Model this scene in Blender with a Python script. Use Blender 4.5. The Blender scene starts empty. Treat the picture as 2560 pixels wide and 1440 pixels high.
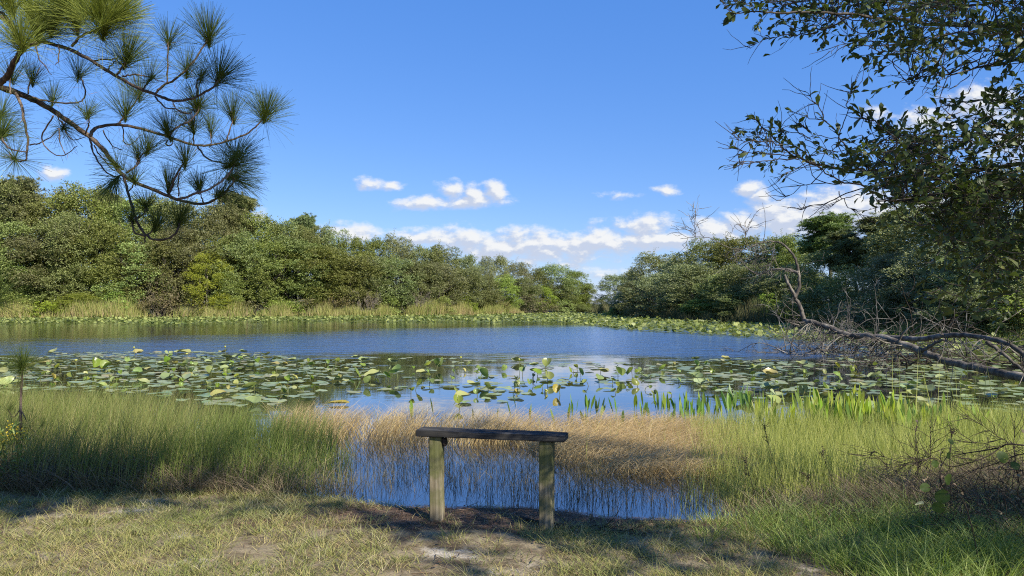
import bpy, math, random
import numpy as np
from mathutils import Vector, Matrix, Euler

rng = np.random.default_rng(11)
random.seed(11)
sc = bpy.context.scene
C = sc.collection
PI = math.pi
rad = math.radians

# ------------------------------------------------------------------ camera
CAM_H = 1.6
PITCH = math.atan(40 / 1800.0)
cam_d = bpy.data.cameras.new('camera')
cam = bpy.data.objects.new('camera', cam_d)
C.objects.link(cam)
cam.location = (0, 0, CAM_H)
cam.rotation_euler = (PI / 2 + PITCH, 0, 0)
cam_d.sensor_width = 36
cam_d.lens = 36 * 1800 / 2560.0
cam_d.clip_start = 0.05
cam_d.clip_end = 20000
sc.camera = cam

# ------------------------------------------------------------------ light
SUN_AZ = rad(43)      # to the right of straight behind the camera
SUN_EL = rad(37)
SUN = np.array([math.sin(SUN_AZ) * math.cos(SUN_EL), -math.cos(SUN_AZ) * math.cos(SUN_EL), math.sin(SUN_EL)])
sun_d = bpy.data.lights.new('sun', 'SUN')
sun_d.energy = 5.0
sun_d.angle = rad(0.53)
sun_d.color = (1.0, 0.93, 0.80)
sun = bpy.data.objects.new('sun', sun_d)
C.objects.link(sun)
sun.rotation_euler = Vector(SUN).to_track_quat('Z', 'Y').to_euler()
sun.location = (20, -20, 30)

sc.view_settings.view_transform = 'Standard'
sc.view_settings.look = 'None'
sc.view_settings.exposure = 0.85
sc.view_settings.gamma = 1
cy = sc.cycles
cy.max_bounces = 6
cy.diffuse_bounces = 3
cy.glossy_bounces = 3
cy.transmission_bounces = 3
cy.transparent_max_bounces = 8
cy.caustics_reflective = False
cy.caustics_refractive = False
cy.sample_clamp_indirect = 4
cy.use_denoising = False
cy.filter_width = 1.1
cy.denoiser = 'OPENIMAGEDENOISE'
cy.denoising_input_passes = 'RGB_ALBEDO_NORMAL'

# ------------------------------------------------------------------ node helpers
class NT:
    def __init__(s, tree):
        s.t = tree; s.n = tree.nodes; s.l = tree.links
    def node(s, kind, **kw):
        n = s.n.new(kind)
        for k, v in kw.items(): setattr(n, k, v)
        return n
    def put(s, sock, v):
        if isinstance(v, bpy.types.NodeSocket): s.l.new(v, sock)
        else: sock.default_value = v
    def math(s, op, a, b=None, c=None, clamp=False):
        n = s.node('ShaderNodeMath', operation=op, use_clamp=clamp)
        s.put(n.inputs[0], a)
        if b is not None: s.put(n.inputs[1], b)
        if c is not None: s.put(n.inputs[2], c)
        return n.outputs[0]
    def vmath(s, op, a, b=None, out=0):
        n = s.node('ShaderNodeVectorMath', operation=op)
        s.put(n.inputs[0], a)
        if b is not None: s.put(n.inputs[1], b)
        return n.outputs[out]
    def noise(s, vec, scale, detail=3, rough=0.5, out='Fac'):
        n = s.node('ShaderNodeTexNoise')
        if vec is not None: s.l.new(vec, n.inputs['Vector'])
        n.inputs['Scale'].default_value = scale
        n.inputs['Detail'].default_value = detail
        n.inputs['Roughness'].default_value = rough
        return n.outputs[out]
    def ramp(s, fac, stops, interp='LINEAR'):
        n = s.node('ShaderNodeValToRGB')
        n.color_ramp.interpolation = interp
        cr = n.color_ramp.elements
        while len(cr) < len(stops): cr.new(0.5)
        for e, (p, c) in zip(cr, stops):
            e.position = p
            e.color = (c[0], c[1], c[2], 1) if not isinstance(c, (int, float)) else (c, c, c, 1)
        s.l.new(fac, n.inputs[0])
        return n.outputs[0]
    def mix(s, fac, a, b, blend='MIX'):
        n = s.node('ShaderNodeMix', data_type='RGBA', blend_type=blend)
        s.put(n.inputs[0], fac)
        for i, v in ((6, a), (7, b)):
            if isinstance(v, bpy.types.NodeSocket): s.l.new(v, n.inputs[i])
            else: n.inputs[i].default_value = (*v[:3], 1)
        return n.outputs[2]
    def smooth(s, v, lo, hi):
        n = s.node('ShaderNodeMapRange', interpolation_type='SMOOTHSTEP')
        s.put(n.inputs['Value'], v)
        n.inputs['From Min'].default_value = lo; n.inputs['From Max'].default_value = hi
        return n.outputs['Result']

# ------------------------------------------------------------------ sky
world = bpy.data.worlds.new('World')
sc.world = world
world.use_nodes = True
W = NT(world.node_tree)
W.n.clear()
sky = W.node('ShaderNodeTexSky', sky_type='NISHITA')
sky.sun_disc = False
sky.sun_elevation = SUN_EL
sky.sun_rotation = PI - SUN_AZ
sky.altitude = 0
sky.air_density = 1.0
sky.dust_density = 0.3
sky.ozone_density = 2.0
SKY_STRENGTH = 0.095
tc = W.node('ShaderNodeTexCoord')
sep = W.node('ShaderNodeSeparateXYZ')
W.l.new(tc.outputs['Generated'], sep.inputs[0])
ysafe = W.math('MAXIMUM', sep.outputs[1], 0.02)
u = W.math('DIVIDE', sep.outputs[0], ysafe)
v = W.math('DIVIDE', sep.outputs[2], ysafe)
cu = W.math('MULTIPLY_ADD', u, 18.0, 12.8)     # bearing
cv = W.math('MULTIPLY_ADD', v, -18.0, 7.6)     # height above the horizon, downwards
comb = W.node('ShaderNodeCombineXYZ')
W.put(comb.inputs[0], cu); W.put(comb.inputs[1], cv)
uv = comb.outputs[0]
CLOUDS = [  # cx, cy, rx, ry, weight
    (8.75, 5.85, .95, .28, 1.1), (10.45, 5.92, .9, .26, .95), (11.5, 6.0, 1.3, .34, 1.05), (12.6, 6.15, 1.7, .44, 1.05), (13.4, 6.05, 1.2, .3, 1.0),
    (14.0, 6.25, 1.7, .36, 1), (15.1, 6.05, 1.3, .36, 1.1), (16.2, 5.65, .75, .34, 1.1), (16.5, 6.0, 1.4, .3, 1.1),
    (17.9, 5.8, 1.0, .34, 1.1), (18.6, 5.65, .8, .28, 1.1), (19.6, 5.5, 1.2, .5, 1.2), (21.3, 5.3, 1.8, .62, 1.2), (23.4, 5.4, 1.6, .6, 1.0),
    (14.0, 6.62, 1.1, .14, .55), (15.0, 6.85, 1.0, .16, .55), (14.9, 5.52, .5, .1, .4), (13.2, 6.5, 1.5, .16, .7),
    (11.28, 4.74, .34, .26, 1.05), (11.8, 4.86, .30, .30, 1.05), (12.35, 4.80, .34, .32, 1.1), (11.9, 5.02, 1.0, .17, 1.0), (10.5, 5.06, .85, .2, 1.0),
    (9.25, 4.55, .42, .16, .95), (9.75, 4.64, .36, .14, .9), (1.3, 4.32, .55, .18, .95), (18.8, 4.72, .42, .22, 1.15), (19.15, 4.9, .36, .24, 1.15),
    (16.65, 4.73, .32, .16, .75), (15.4, 4.88, .55, .12, .42), (22.0, 2.85, .42, .2, .8), (23.2, 3.0, .9, .35, 1), (24.6, 2.6, 1.1, .55, 1),
    (6.45, 5.42, .35, .22, 1), (20.3, 4.87, .4, .16, .8), (26.5, 3.5, 2.5, .8, .9), (-3, 5.2, 2.2, .6, .9), (30, 5.6, 3, .8, 1)]
def cloud_field(vec):
    warp = W.noise(vec, 1.1, 2, .5, 'Color')
    w2 = W.vmath('SUBTRACT', warp, (0.5, 0.5, 0.5))
    sc_ = W.node('ShaderNodeVectorMath', operation='MULTIPLY'); W.l.new(w2, sc_.inputs[0]); sc_.inputs[1].default_value = (.5, .22, 0)
    p = W.vmath('ADD', vec, sc_.outputs[0])
    acc = None
    for cx, cy_, rx, ry, wt in CLOUDS:
        d = W.vmath('SUBTRACT', p, (cx, cy_, 0))
        d = W.vmath('DIVIDE', d, (rx * 1.25, ry * 1.35, 1))
        ln = W.vmath('LENGTH', d, out=1)
        m = W.math('MULTIPLY_ADD', ln, -wt, wt)
        acc = m if acc is None else W.math('SMOOTH_MAX', acc, m, 0.12)
    st = W.vmath('MULTIPLY', vec, (1.0, 1.7, 1))
    nz = W.noise(st, 1.9, 7, .60)
    nn = W.math('MULTIPLY_ADD', nz, 1.75, -0.875)
    return W.math('ADD', W.math('MAXIMUM', acc, -1.0), nn)
f0 = cloud_field(uv)
up = W.vmath('ADD', uv, (0.10, -0.13, 0))
f1 = cloud_field(up)
dens = W.smooth(f0, 0.04, 0.80)
front = W.smooth(sep.outputs[1], 0.02, 0.2)
dens = W.math('MULTIPLY', dens, front)
lit = W.smooth(W.math('SUBTRACT', f0, f1), -0.12, 0.36)
thick = W.smooth(f0, 0.25, 0.95)
ccol = W.mix(lit, (0.66, 0.74, 0.92), (1.04, 1.05, 1.06))
skyc = W.vmath('MULTIPLY', sky.outputs[0], (SKY_STRENGTH, SKY_STRENGTH, SKY_STRENGTH))
hsv = W.node('ShaderNodeHueSaturation')
hsv.inputs['Hue'].default_value = 0.505
hsv.inputs['Saturation'].default_value = 1.12
hsv.inputs['Value'].default_value = 1.0
W.l.new(W.mix(0.52, skyc, (0.076, 0.203, 0.53)), hsv.inputs['Color'])
CLOUD_GAIN = 0.49
cb = W.vmath('MULTIPLY', ccol, (CLOUD_GAIN, CLOUD_GAIN, CLOUD_GAIN))
final = W.mix(W.math('MULTIPLY', dens, 0.97), hsv.outputs[0], cb)
bg = W.node('ShaderNodeBackground')
W.l.new(final, bg.inputs[0]); bg.inputs[1].default_value = 1.0
wo = W.node('ShaderNodeOutputWorld')
W.l.new(bg.outputs[0], wo.inputs[0])

# ------------------------------------------------------------------ geometry helpers
def at(px, py, Y):
    """point at forward distance Y seen in the photo's direction px, py"""
    uu = (px - 1280) / 1800.0; vv = (720 - py) / 1800.0
    dy = math.cos(PITCH) - vv * math.sin(PITCH)
    dz = math.sin(PITCH) + vv * math.cos(PITCH)
    s = Y / dy
    return np.array([uu * s, Y, CAM_H + dz * s])
def wp(px, py):
    """point of the water level"""
    uu = (px - 1280) / 1800.0; vv = (720 - py) / 1800.0
    dy = math.cos(PITCH) - vv * math.sin(PITCH)
    dz = math.sin(PITCH) + vv * math.cos(PITCH)
    s = -CAM_H / dz
    return np.array([uu * s, dy * s, 0.0])
def proj(P):
    P = np.atleast_2d(P)
    f = P[:, 1] * math.cos(PITCH) + (P[:, 2] - CAM_H) * math.sin(PITCH)
    w = -P[:, 1] * math.sin(PITCH) + (P[:, 2] - CAM_H) * math.cos(PITCH)
    f = np.where(f > 0.05, f, 1e-3)
    return np.stack([1280 + 1800 * P[:, 0] / f, 720 - 1800 * w / f, f], 1)

def unit(a):
    return a / np.maximum(np.linalg.norm(a, axis=-1, keepdims=True), 1e-9)

def mesh_np(name, V, faces, mat, rnd=None, smooth=False):
    me = bpy.data.meshes.new(name)
    V = np.asarray(V, np.float32)
    me.vertices.add(len(V)); me.vertices.foreach_set('co', V.ravel())
    li = []; starts = []; o = 0
    for F in faces:
        F = np.asarray(F, np.int32)
        if F.size == 0: continue
        k = F.shape[1]
        li.append(F.ravel())
        starts.append(o + np.arange(len(F)) * k)
        o += F.size
    li = np.concatenate(li); starts = np.concatenate(starts).astype(np.int32)
    me.loops.add(len(li)); me.loops.foreach_set('vertex_index', li)
    me.polygons.add(len(starts)); me.polygons.foreach_set('loop_start', starts)
    if smooth: me.polygons.foreach_set('use_smooth', np.ones(len(starts), bool))
    if rnd is not None:
        a = me.attributes.new('rnd', 'FLOAT', 'POINT')
        a.data.foreach_set('value', np.asarray(rnd, np.float32))
    me.update(calc_edges=True)
    if mat is not None: me.materials.append(mat)
    return me

class G:
    """collects batches of geometry for ONE mesh"""
    def __init__(s): s.V = []; s.F = {}; s.R = []; s.o = 0
    def add(s, V, faces, r=None):
        V = np.asarray(V).reshape(-1, 3)
        if len(V) == 0: return
        for F in faces:
            F = np.asarray(F)
            s.F.setdefault(F.shape[1], []).append(F + s.o)
        s.V.append(V)
        s.R.append(np.full(len(V), 0.5) if r is None else np.broadcast_to(np.asarray(r, float).ravel() if np.size(r) == len(V) else np.full(len(V), r), (len(V),)))
        s.o += len(V)
    def mesh(s, name, mat, smooth=False):
        return mesh_np(name, np.concatenate(s.V), [np.concatenate(f) for f in s.F.values()], mat, np.concatenate(s.R), smooth)
    def obj(s, name, mat, parent=None, smooth=False):
        return link(name, s.mesh(name, mat, smooth), parent)

def link(name, me, parent=None, loc=None):
    o = bpy.data.objects.new(name, me); C.objects.link(o)
    if parent is not None:
        o.parent = parent
        # meshes of parts are written in world space: undo the parent's placement
        o.matrix_parent_inverse = Matrix.Translation(-Vector(parent.location))
    if loc is not None: o.location = loc
    return o
def tag(o, label=None, cat=None, group=None, kind=None):
    if label: o['label'] = label
    if cat: o['category'] = cat
    if group: o['group'] = group
    if kind: o['kind'] = kind
    return o
def empty(name, loc, label, cat, group=None):
    o = bpy.data.objects.new(name, None); C.objects.link(o)
    o.location = loc; o.empty_display_size = 0.2
    return tag(o, label, cat, group)

def perp(D):
    ref = np.where(np.abs(D[..., 2:3]) > 0.9, np.array([1.0, 0, 0]), np.array([0, 0, 1.0]))
    a = unit(np.cross(D, ref)); b = np.cross(a, D)
    return a, b
def catmull(pts, K):
    P = np.asarray(pts, float)
    if len(P) == 2: return P[0] + (P[1] - P[0]) * np.linspace(0, 1, K)[:, None]
    Q = np.vstack([2 * P[0] - P[1], P, 2 * P[-1] - P[-2]])
    t = np.linspace(0, len(P) - 1 - 1e-6, K); i = t.astype(int); f = (t - i)[:, None]
    p0, p1, p2, p3 = Q[i], Q[i + 1], Q[i + 2], Q[i + 3]
    return 0.5 * (2 * p1 + (p2 - p0) * f + (2 * p0 - 5 * p1 + 4 * p2 - p3) * f ** 2 + (3 * p1 - p0 - 3 * p2 + p3) * f ** 3)
def tubes(g, P, R, n=5, r=None):
    """P (M,K,3) polylines, R (M,K) radii -> open tubes with closed tips"""
    P = np.asarray(P, float)
    if P.ndim == 2: P = P[None]; R = np.asarray(R)[None]
    M, K = P.shape[:2]
    if M == 0: return
    R = np.broadcast_to(R, (M, K))
    T = np.empty_like(P); T[:, 1:-1] = P[:, 2:] - P[:, :-2]; T[:, 0] = P[:, 1] - P[:, 0]; T[:, -1] = P[:, -1] - P[:, -2]
    T = unit(T)
    A = np.empty_like(T)
    a0, _ = perp(T[:, 0]); A[:, 0] = a0
    for k in range(1, K):
        a = A[:, k - 1] - (A[:, k - 1] * T[:, k]).sum(-1, keepdims=True) * T[:, k]
        A[:, k] = unit(a)
    B = np.cross(T, A)
    th = np.arange(n) * 2 * PI / n
    V = P[:, :, None, :] + R[:, :, None, None] * (np.cos(th)[None, None, :, None] * A[:, :, None, :] + np.sin(th)[None, None, :, None] * B[:, :, None, :])
    idx = np.arange(M * K * n).reshape(M, K, n)
    q = np.stack([idx[:, :-1, :], np.roll(idx, -1, 2)[:, :-1, :], np.roll(idx, -1, 2)[:, 1:, :], idx[:, 1:, :]], -1).reshape(-1, 4)
    rr = None
    if r is not None: rr = np.repeat(np.broadcast_to(r, (M,)), K * n)
    g.add(V.reshape(-1, 3), [q, idx[:, -1, :], idx[:, 0, ::-1]], rr)
def grow(S, D, L, K, wander=0.25, up=0.0):
    """random walks from S along D, length L -> (M,K,3)"""
    M = len(S); P = np.empty((M, K, 3)); P[:, 0] = S
    d = unit(D); st = (np.broadcast_to(L, (M,)) / (K - 1))[:, None]
    for k in range(1, K):
        d = unit(d + rng.normal(0, wander, (M, 3)) + np.array([0, 0, up]))
        P[:, k] = P[:, k - 1] + d * st
    return P
def spawn(P, n, ang=(0.5, 1.1), t=(0.2, 1.0)):
    """n points on the polylines P with side directions"""
    M, K = P.shape[:2]
    m = rng.integers(0, M, n); tt = rng.uniform(*t, n) * (K - 1.001); i = tt.astype(int); f = (tt - i)[:, None]
    S = P[m, i] * (1 - f) + P[m, i + 1] * f
    T = unit(P[m, i + 1] - P[m, i])
    a, b = perp(T); ph = rng.uniform(0, 2 * PI, n)[:, None]
    side = a * np.cos(ph) + b * np.sin(ph); an = rng.uniform(*ang, n)[:, None]
    return S, unit(T * np.cos(an) + side * np.sin(an)), m, tt / (K - 1)
def cards(g, P, D, N, L, Wd, r=None, fold=0.0):
    """one folded diamond per leaf"""
    P = np.asarray(P); n = len(P)
    L = np.broadcast_to(L, (n,))[:, None]; Wd = np.broadcast_to(Wd, (n,))[:, None]
    S = unit(np.cross(D, N)); Nn = np.cross(S, D)
    V = np.stack([P, P + D * L * .45 + S * Wd * .5 + Nn * Wd * fold, P + D * L, P + D * L * .45 - S * Wd * .5 + Nn * Wd * fold], 1)
    F = np.arange(n * 4).reshape(n, 4)
    g.add(V.reshape(-1, 3), [F], None if r is None else np.repeat(np.broadcast_to(r, (n,)), 4))
def leaves(g, P, D, N, L, Wd, r=None, curl=0.12):
    """obovate leaf of six points"""
    P = np.asarray(P); n = len(P)
    L = np.broadcast_to(L, (n,))[:, None]; Wd = np.broadcast_to(Wd, (n,))[:, None]
    S = unit(np.cross(D, N)); Nn = np.cross(S, D)
    V = np.stack([P, P + D * L * .32 + S * Wd * .30 + Nn * L * curl, P + D * L * .32 - S * Wd * .30 + Nn * L * curl,
                  P + D * L * .70 + S * Wd * .5 + Nn * L * curl, P + D * L * .70 - S * Wd * .5 + Nn * L * curl, P + D * L - Nn * L * curl * .3], 1)
    b = (np.arange(n) * 6)[:, None]
    g.add(V.reshape(-1, 3), [b + np.array([[0, 2, 1]]), b + np.array([[1, 2, 4, 3]]), b + np.array([[3, 4, 5]])], None if r is None else np.repeat(np.broadcast_to(r, (n,)), 6))
def blades(g, P, H, az, lean, bend, droop, Wd, seg=3, r=None, face=None, blunt=0.7):
    """grass blades: P (n,3) base, H height, leaning towards az"""
    P = np.asarray(P); n = len(P)
    bc = lambda a: np.broadcast_to(a, (n,))
    H, az, lean, bend, droop, Wd = map(bc, (H, az, lean, bend, droop, Wd))
    dirv = np.stack([np.cos(az), np.sin(az), np.zeros(n)], 1)
    fa = rng.uniform(0, 2 * PI, n) if face is None else bc(face)
    S = np.stack([np.cos(fa), np.sin(fa), np.zeros(n)], 1)
    V = []
    for k in range(seg + 1):
        t = k / seg
        c = P + dirv * (H * (lean * t + bend * t * t))[:, None]
        c[:, 2] += H * (t - droop * t ** 2.5)
        if k == seg: V.append(c)
        else:
            w = (Wd * (1 - t) ** blunt * 0.5)[:, None]
            V += [c - S * w, c + S * w]
    m = 2 * seg + 1
    V = np.stack(V, 1)
    b = (np.arange(n) * m)[:, None]
    q = np.concatenate([b + np.array([[2 * k, 2 * k + 1, 2 * k + 3, 2 * k + 2]]) for k in range(seg - 1)]) if seg > 1 else np.zeros((0, 4), int)
    tr = b + np.array([[m - 3, m - 2, m - 1]])
    g.add(V.reshape(-1, 3), [tr] + ([q] if len(q) else []), None if r is None else np.repeat(bc(r), m))

def inpoly(x, y, poly):
    x = np.asarray(x); y = np.asarray(y); ins = np.zeros(x.shape, bool); n = len(poly); j = n - 1
    for i in range(n):
        xi, yi = poly[i][:2]; xj, yj = poly[j][:2]
        if yi != yj:
            c = ((yi > y) != (yj > y)) & (x < (xj - xi) * (y - yi) / (yj - yi) + xi)
            ins ^= c
        j = i
    return ins
def sample_poly(poly, n):
    A = np.array([p[:2] for p in poly]); lo = A.min(0); hi = A.max(0); out = []
    got = 0
    while got < n:
        q = rng.uniform(lo, hi, (max(n, 64) * 2, 2)); q = q[inpoly(q[:, 0], q[:, 1], poly)]
        out.append(q); got += len(q)
    return np.concatenate(out)[:n]
_perm = np.random.default_rng(5).permutation(512); _val = np.random.default_rng(6).uniform(0, 1, 512)
def vnoise(x, y, s=1.0, oct=3):
    x = np.asarray(x) * s + 100.3; y = np.asarray(y) * s + 57.7; tot = 0; amp = 1; nrm = 0
    for _ in range(oct):
        xi = np.floor(x).astype(int); yi = np.floor(y).astype(int); fx = x - xi; fy = y - yi
        fx = fx * fx * (3 - 2 * fx); fy = fy * fy * (3 - 2 * fy)
        h = lambda a, b: _val[_perm[(_perm[a % 512] + b) % 512]]
        tot = tot + amp * ((h(xi, yi) * (1 - fx) + h(xi + 1, yi) * fx) * (1 - fy) + (h(xi, yi + 1) * (1 - fx) + h(xi + 1, yi + 1) * fx) * fy)
        nrm += amp; amp *= .5; x = x * 2.03 + 11; y = y * 2.03 + 7
    return tot / nrm
def sstep(x, a, b):
    t = np.clip((np.asarray(x) - a) / (b - a), 0, 1); return t * t * (3 - 2 * t)

# ------------------------------------------------------------------ materials
def new_mat(name):
    m = bpy.data.materials.new(name); m.use_nodes = True
    t = NT(m.node_tree); t.n.clear()
    out = t.node('ShaderNodeOutputMaterial')
    return m, t, out
def veg(name, cols, trans=0.35, rough=0.55, spec=0.3, objvar=0.25, patch=0.0, patch_col=(.2, .16, .06), patch_scale=.35, tcol=(1.15, 1.25, .55)):
    """leaf material: colour picked per leaf (attribute rnd), per plant (object random) and in patches"""
    m, t, out = new_mat(name)
    a = t.node('ShaderNodeAttribute'); a.attribute_name = 'rnd'
    col = t.ramp(a.outputs['Fac'], [(i / max(1, len(cols) - 1), c) for i, c in enumerate(cols)])
    geo = t.node('ShaderNodeNewGeometry')
    if patch:
        nz = t.noise(geo.outputs['Position'], patch_scale, 3, .6)
        col = t.mix(t.math('MULTIPLY', t.smooth(nz, .5, .68), patch), col, patch_col)
    if objvar:
        oi = t.node('ShaderNodeObjectInfo')
        h = t.node('ShaderNodeHueSaturation')
        t.put(h.inputs['Hue'], t.math('MULTIPLY_ADD', oi.outputs['Random'], .05, .475))
        t.put(h.inputs['Value'], t.math('MULTIPLY_ADD', oi.outputs['Random'], objvar * 2, 1 - objvar))
        t.put(h.inputs['Saturation'], t.math('MULTIPLY_ADD', t.math('FRACT', t.math('MULTIPLY', oi.outputs['Random'], 7.3)), .3, .82))
        t.l.new(col, h.inputs['Color']); col = h.outputs[0]
    p = t.node('ShaderNodeBsdfPrincipled')
    t.l.new(col, p.inputs['Base Color'])
    p.inputs['Roughness'].default_value = rough
    p.inputs['Specular IOR Level'].default_value = spec
    if trans:
        tr = t.node('ShaderNodeBsdfTranslucent')
        t.l.new(t.vmath('MULTIPLY', col, tcol), tr.inputs[0])
        mx = t.node('ShaderNodeMixShader'); mx.inputs[0].default_value = trans
        t.l.new(p.outputs[0], mx.inputs[1]); t.l.new(tr.outputs[0], mx.inputs[2])
        t.l.new(mx.outputs[0], out.inputs[0])
    else: t.l.new(p.outputs[0], out.inputs[0])
    return m
def bark(name, c1, c2, scale=18, rough=.9, bump=.4, stretch=(1, 1, .35), c3=None):
    m, t, out = new_mat(name)
    co = t.node('ShaderNodeTexCoord')
    v = t.vmath('MULTIPLY', co.outputs['Object'], stretch)
    nz = t.noise(v, scale, 5, .65)
    col = t.mix(t.smooth(nz, .35, .68), c1, c2)
    if c3:
        col = t.mix(t.smooth(t.noise(co.outputs['Object'], 2.2, 4, .6), .52, .66), col, c3)
    p = t.node('ShaderNodeBsdfPrincipled')
    t.l.new(col, p.inputs['Base Color']); p.inputs['Roughness'].default_value = rough
    p.inputs['Specular IOR Level'].default_value = .2
    b = t.node('ShaderNodeBump'); b.inputs['Strength'].default_value = bump; b.inputs['Distance'].default_value = .02
    t.l.new(nz, b.inputs['Height']); t.l.new(b.outputs[0], p.inputs['Normal'])
    t.l.new(p.outputs[0], out.inputs[0])
    return m
# ================================================================== lake and ground
LAKE = [wp(-500, 801)[:2], wp(-50, 797)[:2], wp(400, 796)[:2], wp(850, 793)[:2], wp(1100, 790)[:2], wp(1350, 784.5)[:2], wp(1480, 783)[:2],
        wp(1495, 784)[:2], wp(1540, 792)[:2], wp(1700, 802)[:2], wp(1850, 808)[:2], wp(2000, 814)[:2], wp(2200, 836)[:2], wp(2400, 850)[:2],
        wp(2600, 858)[:2], wp(2750, 900)[:2], wp(2750, 960)[:2], wp(2660, 1020)[:2], wp(2630, 1060)[:2],
        (5.2, 7.1), (3.6, 6.35), (2.4, 5.75), (1.75, 5.42), (1.35, 5.36), (.95, 5.42), (.5, 5.62), (.1, 5.74), (-.35, 5.78), (-.8, 5.74), (-1.15, 5.86),
        (-1.6, 6.0), (-2.3, 6.15), (-3.0, 6.6), (-3.7, 7.4), (-5, 8.6), (-8, 10.8), (-14, 15), (-30, 31), (-52, 54)]
LAKE = [tuple(map(float, p)) for p in LAKE]
def shore_sd(x, y):
    """distance to the shore, negative in the lake"""
    x = np.asarray(x, float); y = np.asarray(y, float); d = np.full(x.shape, 1e9)
    for i in range(len(LAKE)):
        ax, ay = LAKE[i - 1]; bx, by = LAKE[i]; ex, ey = bx - ax, by - ay
        t = np.clip(((x - ax) * ex + (y - ay) * ey) / (ex * ex + ey * ey), 0, 1)
        d = np.minimum(d, np.hypot(x - ax - t * ex, y - ay - t * ey))
    return np.where(inpoly(x, y, LAKE), -d, d)
def ground_z(x, y):
    s = shore_sd(x, y)
    s = s + (vnoise(x, y, 3.0, 2) - .5) * .16 * (np.hypot(x, y) < 14)
    z = .045 * sstep(s, -.05, .22) + .06 * sstep(s, .3, 2.0) + .35 * sstep(s, 2, 12) * (np.asarray(y) > 14) - .55 * sstep(-s, 0, 2.5) - .02
    z = z + (vnoise(x, y, 2.3, 3) - .5) * .05 * (np.asarray(y) < 14) * sstep(s, 0, .4)
    return z
xs = np.unique(np.concatenate([np.linspace(-4000, -160, 8), np.linspace(-160, -12, 50), np.linspace(-12, -6, 25), np.linspace(-6, 6, 161), np.linspace(6, 12, 25), np.linspace(12, 80, 40), np.linspace(80, 4000, 9)]))
ys = np.unique(np.concatenate([np.linspace(-60, 2, 16), np.linspace(2, 8, 101), np.linspace(8, 16, 33), np.linspace(16, 150, 70), np.linspace(150, 6000, 12)]))
GX, GY = np.meshgrid(xs, ys)
GZ = ground_z(GX, GY)
idx = np.arange(GX.size).reshape(GX.shape)
gq = np.stack([idx[:-1, :-1], idx[:-1, 1:], idx[1:, 1:], idx[1:, :-1]], -1).reshape(-1, 4)
m, t, out = new_mat('sandy_soil')
geo = t.node('ShaderNodeNewGeometry'); pos = geo.outputs['Position']
n1 = t.noise(pos, 1.5, 5, .62); n2 = t.noise(pos, 5.5, 5, .65); n3 = t.noise(pos, 60, 3, .6)
col = t.mix(t.smooth(n2, .35, .62), (.10, .075, .045), (.26, .21, .13))
col = t.mix(t.math('MULTIPLY', t.smooth(n1, .57, .69), t.smooth(n2, .38, .52)), col, (.44, .39, .31))
col = t.mix(t.math('MULTIPLY', t.smooth(n3, .45, .7), .5), col, (.10, .075, .045))
sp = t.node('ShaderNodeSeparateXYZ'); t.l.new(pos, sp.inputs[0])
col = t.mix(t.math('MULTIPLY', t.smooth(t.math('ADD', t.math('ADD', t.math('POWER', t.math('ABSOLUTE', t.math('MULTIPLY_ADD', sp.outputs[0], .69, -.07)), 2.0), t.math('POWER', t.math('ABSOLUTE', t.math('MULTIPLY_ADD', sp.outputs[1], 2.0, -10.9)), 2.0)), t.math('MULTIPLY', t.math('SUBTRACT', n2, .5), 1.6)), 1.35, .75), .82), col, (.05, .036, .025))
col = t.mix(t.smooth(sp.outputs[1], 11, 14), col, (.05, .06, .025))
col = t.mix(t.smooth(sp.outputs[2], .03, -.03), col, (.018, .014, .010))
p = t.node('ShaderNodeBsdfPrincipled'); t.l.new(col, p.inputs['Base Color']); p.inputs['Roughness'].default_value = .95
p.inputs['Specular IOR Level'].default_value = .1
b = t.node('ShaderNodeBump'); b.inputs['Strength'].default_value = .6; b.inputs['Distance'].default_value = .03
t.l.new(t.math('ADD', n2, t.math('MULTIPLY', n3, .4)), b.inputs['Height']); t.l.new(b.outputs[0], p.inputs['Normal'])
t.l.new(p.outputs[0], out.inputs[0])
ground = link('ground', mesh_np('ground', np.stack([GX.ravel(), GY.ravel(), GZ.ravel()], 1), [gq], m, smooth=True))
tag(ground, kind='structure')

# water sheet
m, t, out = new_mat('pond_water')
geo = t.node('ShaderNodeNewGeometry'); pos = geo.outputs['Position']
sp = t.node('ShaderNodeSeparateXYZ'); t.l.new(pos, sp.inputs[0])
X, Y = sp.outputs[0], sp.outputs[1]
wob = t.noise(t.vmath('MULTIPLY', pos, (.10, .25, 0)), 1, 4, .6)
yw = t.math('MULTIPLY_ADD', t.math('SUBTRACT', wob, .5), 16, Y)
# a breeze ruffles the middle of the pond; the near, lily-covered part and the lee of the left bank lie calmer
ruf = t.math('MULTIPLY', t.smooth(yw, 19.5, 25), t.math('MULTIPLY_ADD', t.smooth(yw, 60, 42), .8, .2))
lee = t.smooth(t.math('MULTIPLY_ADD', X, .55, yw), 50, 26)
ruf = t.math('MULTIPLY', ruf, t.math('MULTIPLY_ADD', t.smooth(t.math('ADD', yw, t.math('MULTIPLY', X, -.9)), 62, 30), .85, .15))
rip = t.noise(t.vmath('MULTIPLY', pos, (.8, 1.5, 1)), 1.5, 4, .62)
rip2 = t.noise(t.vmath('MULTIPLY', pos, (.6, 1.6, 1)), .8, 3, .6)
b = t.node('ShaderNodeBump'); b.inputs['Distance'].default_value = .15
t.l.new(t.math('ADD', rip, t.math('MULTIPLY', rip2, .8)), b.inputs['Height'])
t.l.new(t.math('MULTIPLY_ADD', ruf, .80, .012), b.inputs['Strength'])
gl = t.node('ShaderNodeBsdfGlossy'); gl.inputs['Roughness'].default_value = .02
t.l.new(t.math('MULTIPLY_ADD', ruf, .16, .015), gl.inputs['Roughness'])
t.l.new(b.outputs[0], gl.inputs['Normal'])
gl.inputs['Color'].default_value = (.93, .95, 1, 1)
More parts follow.
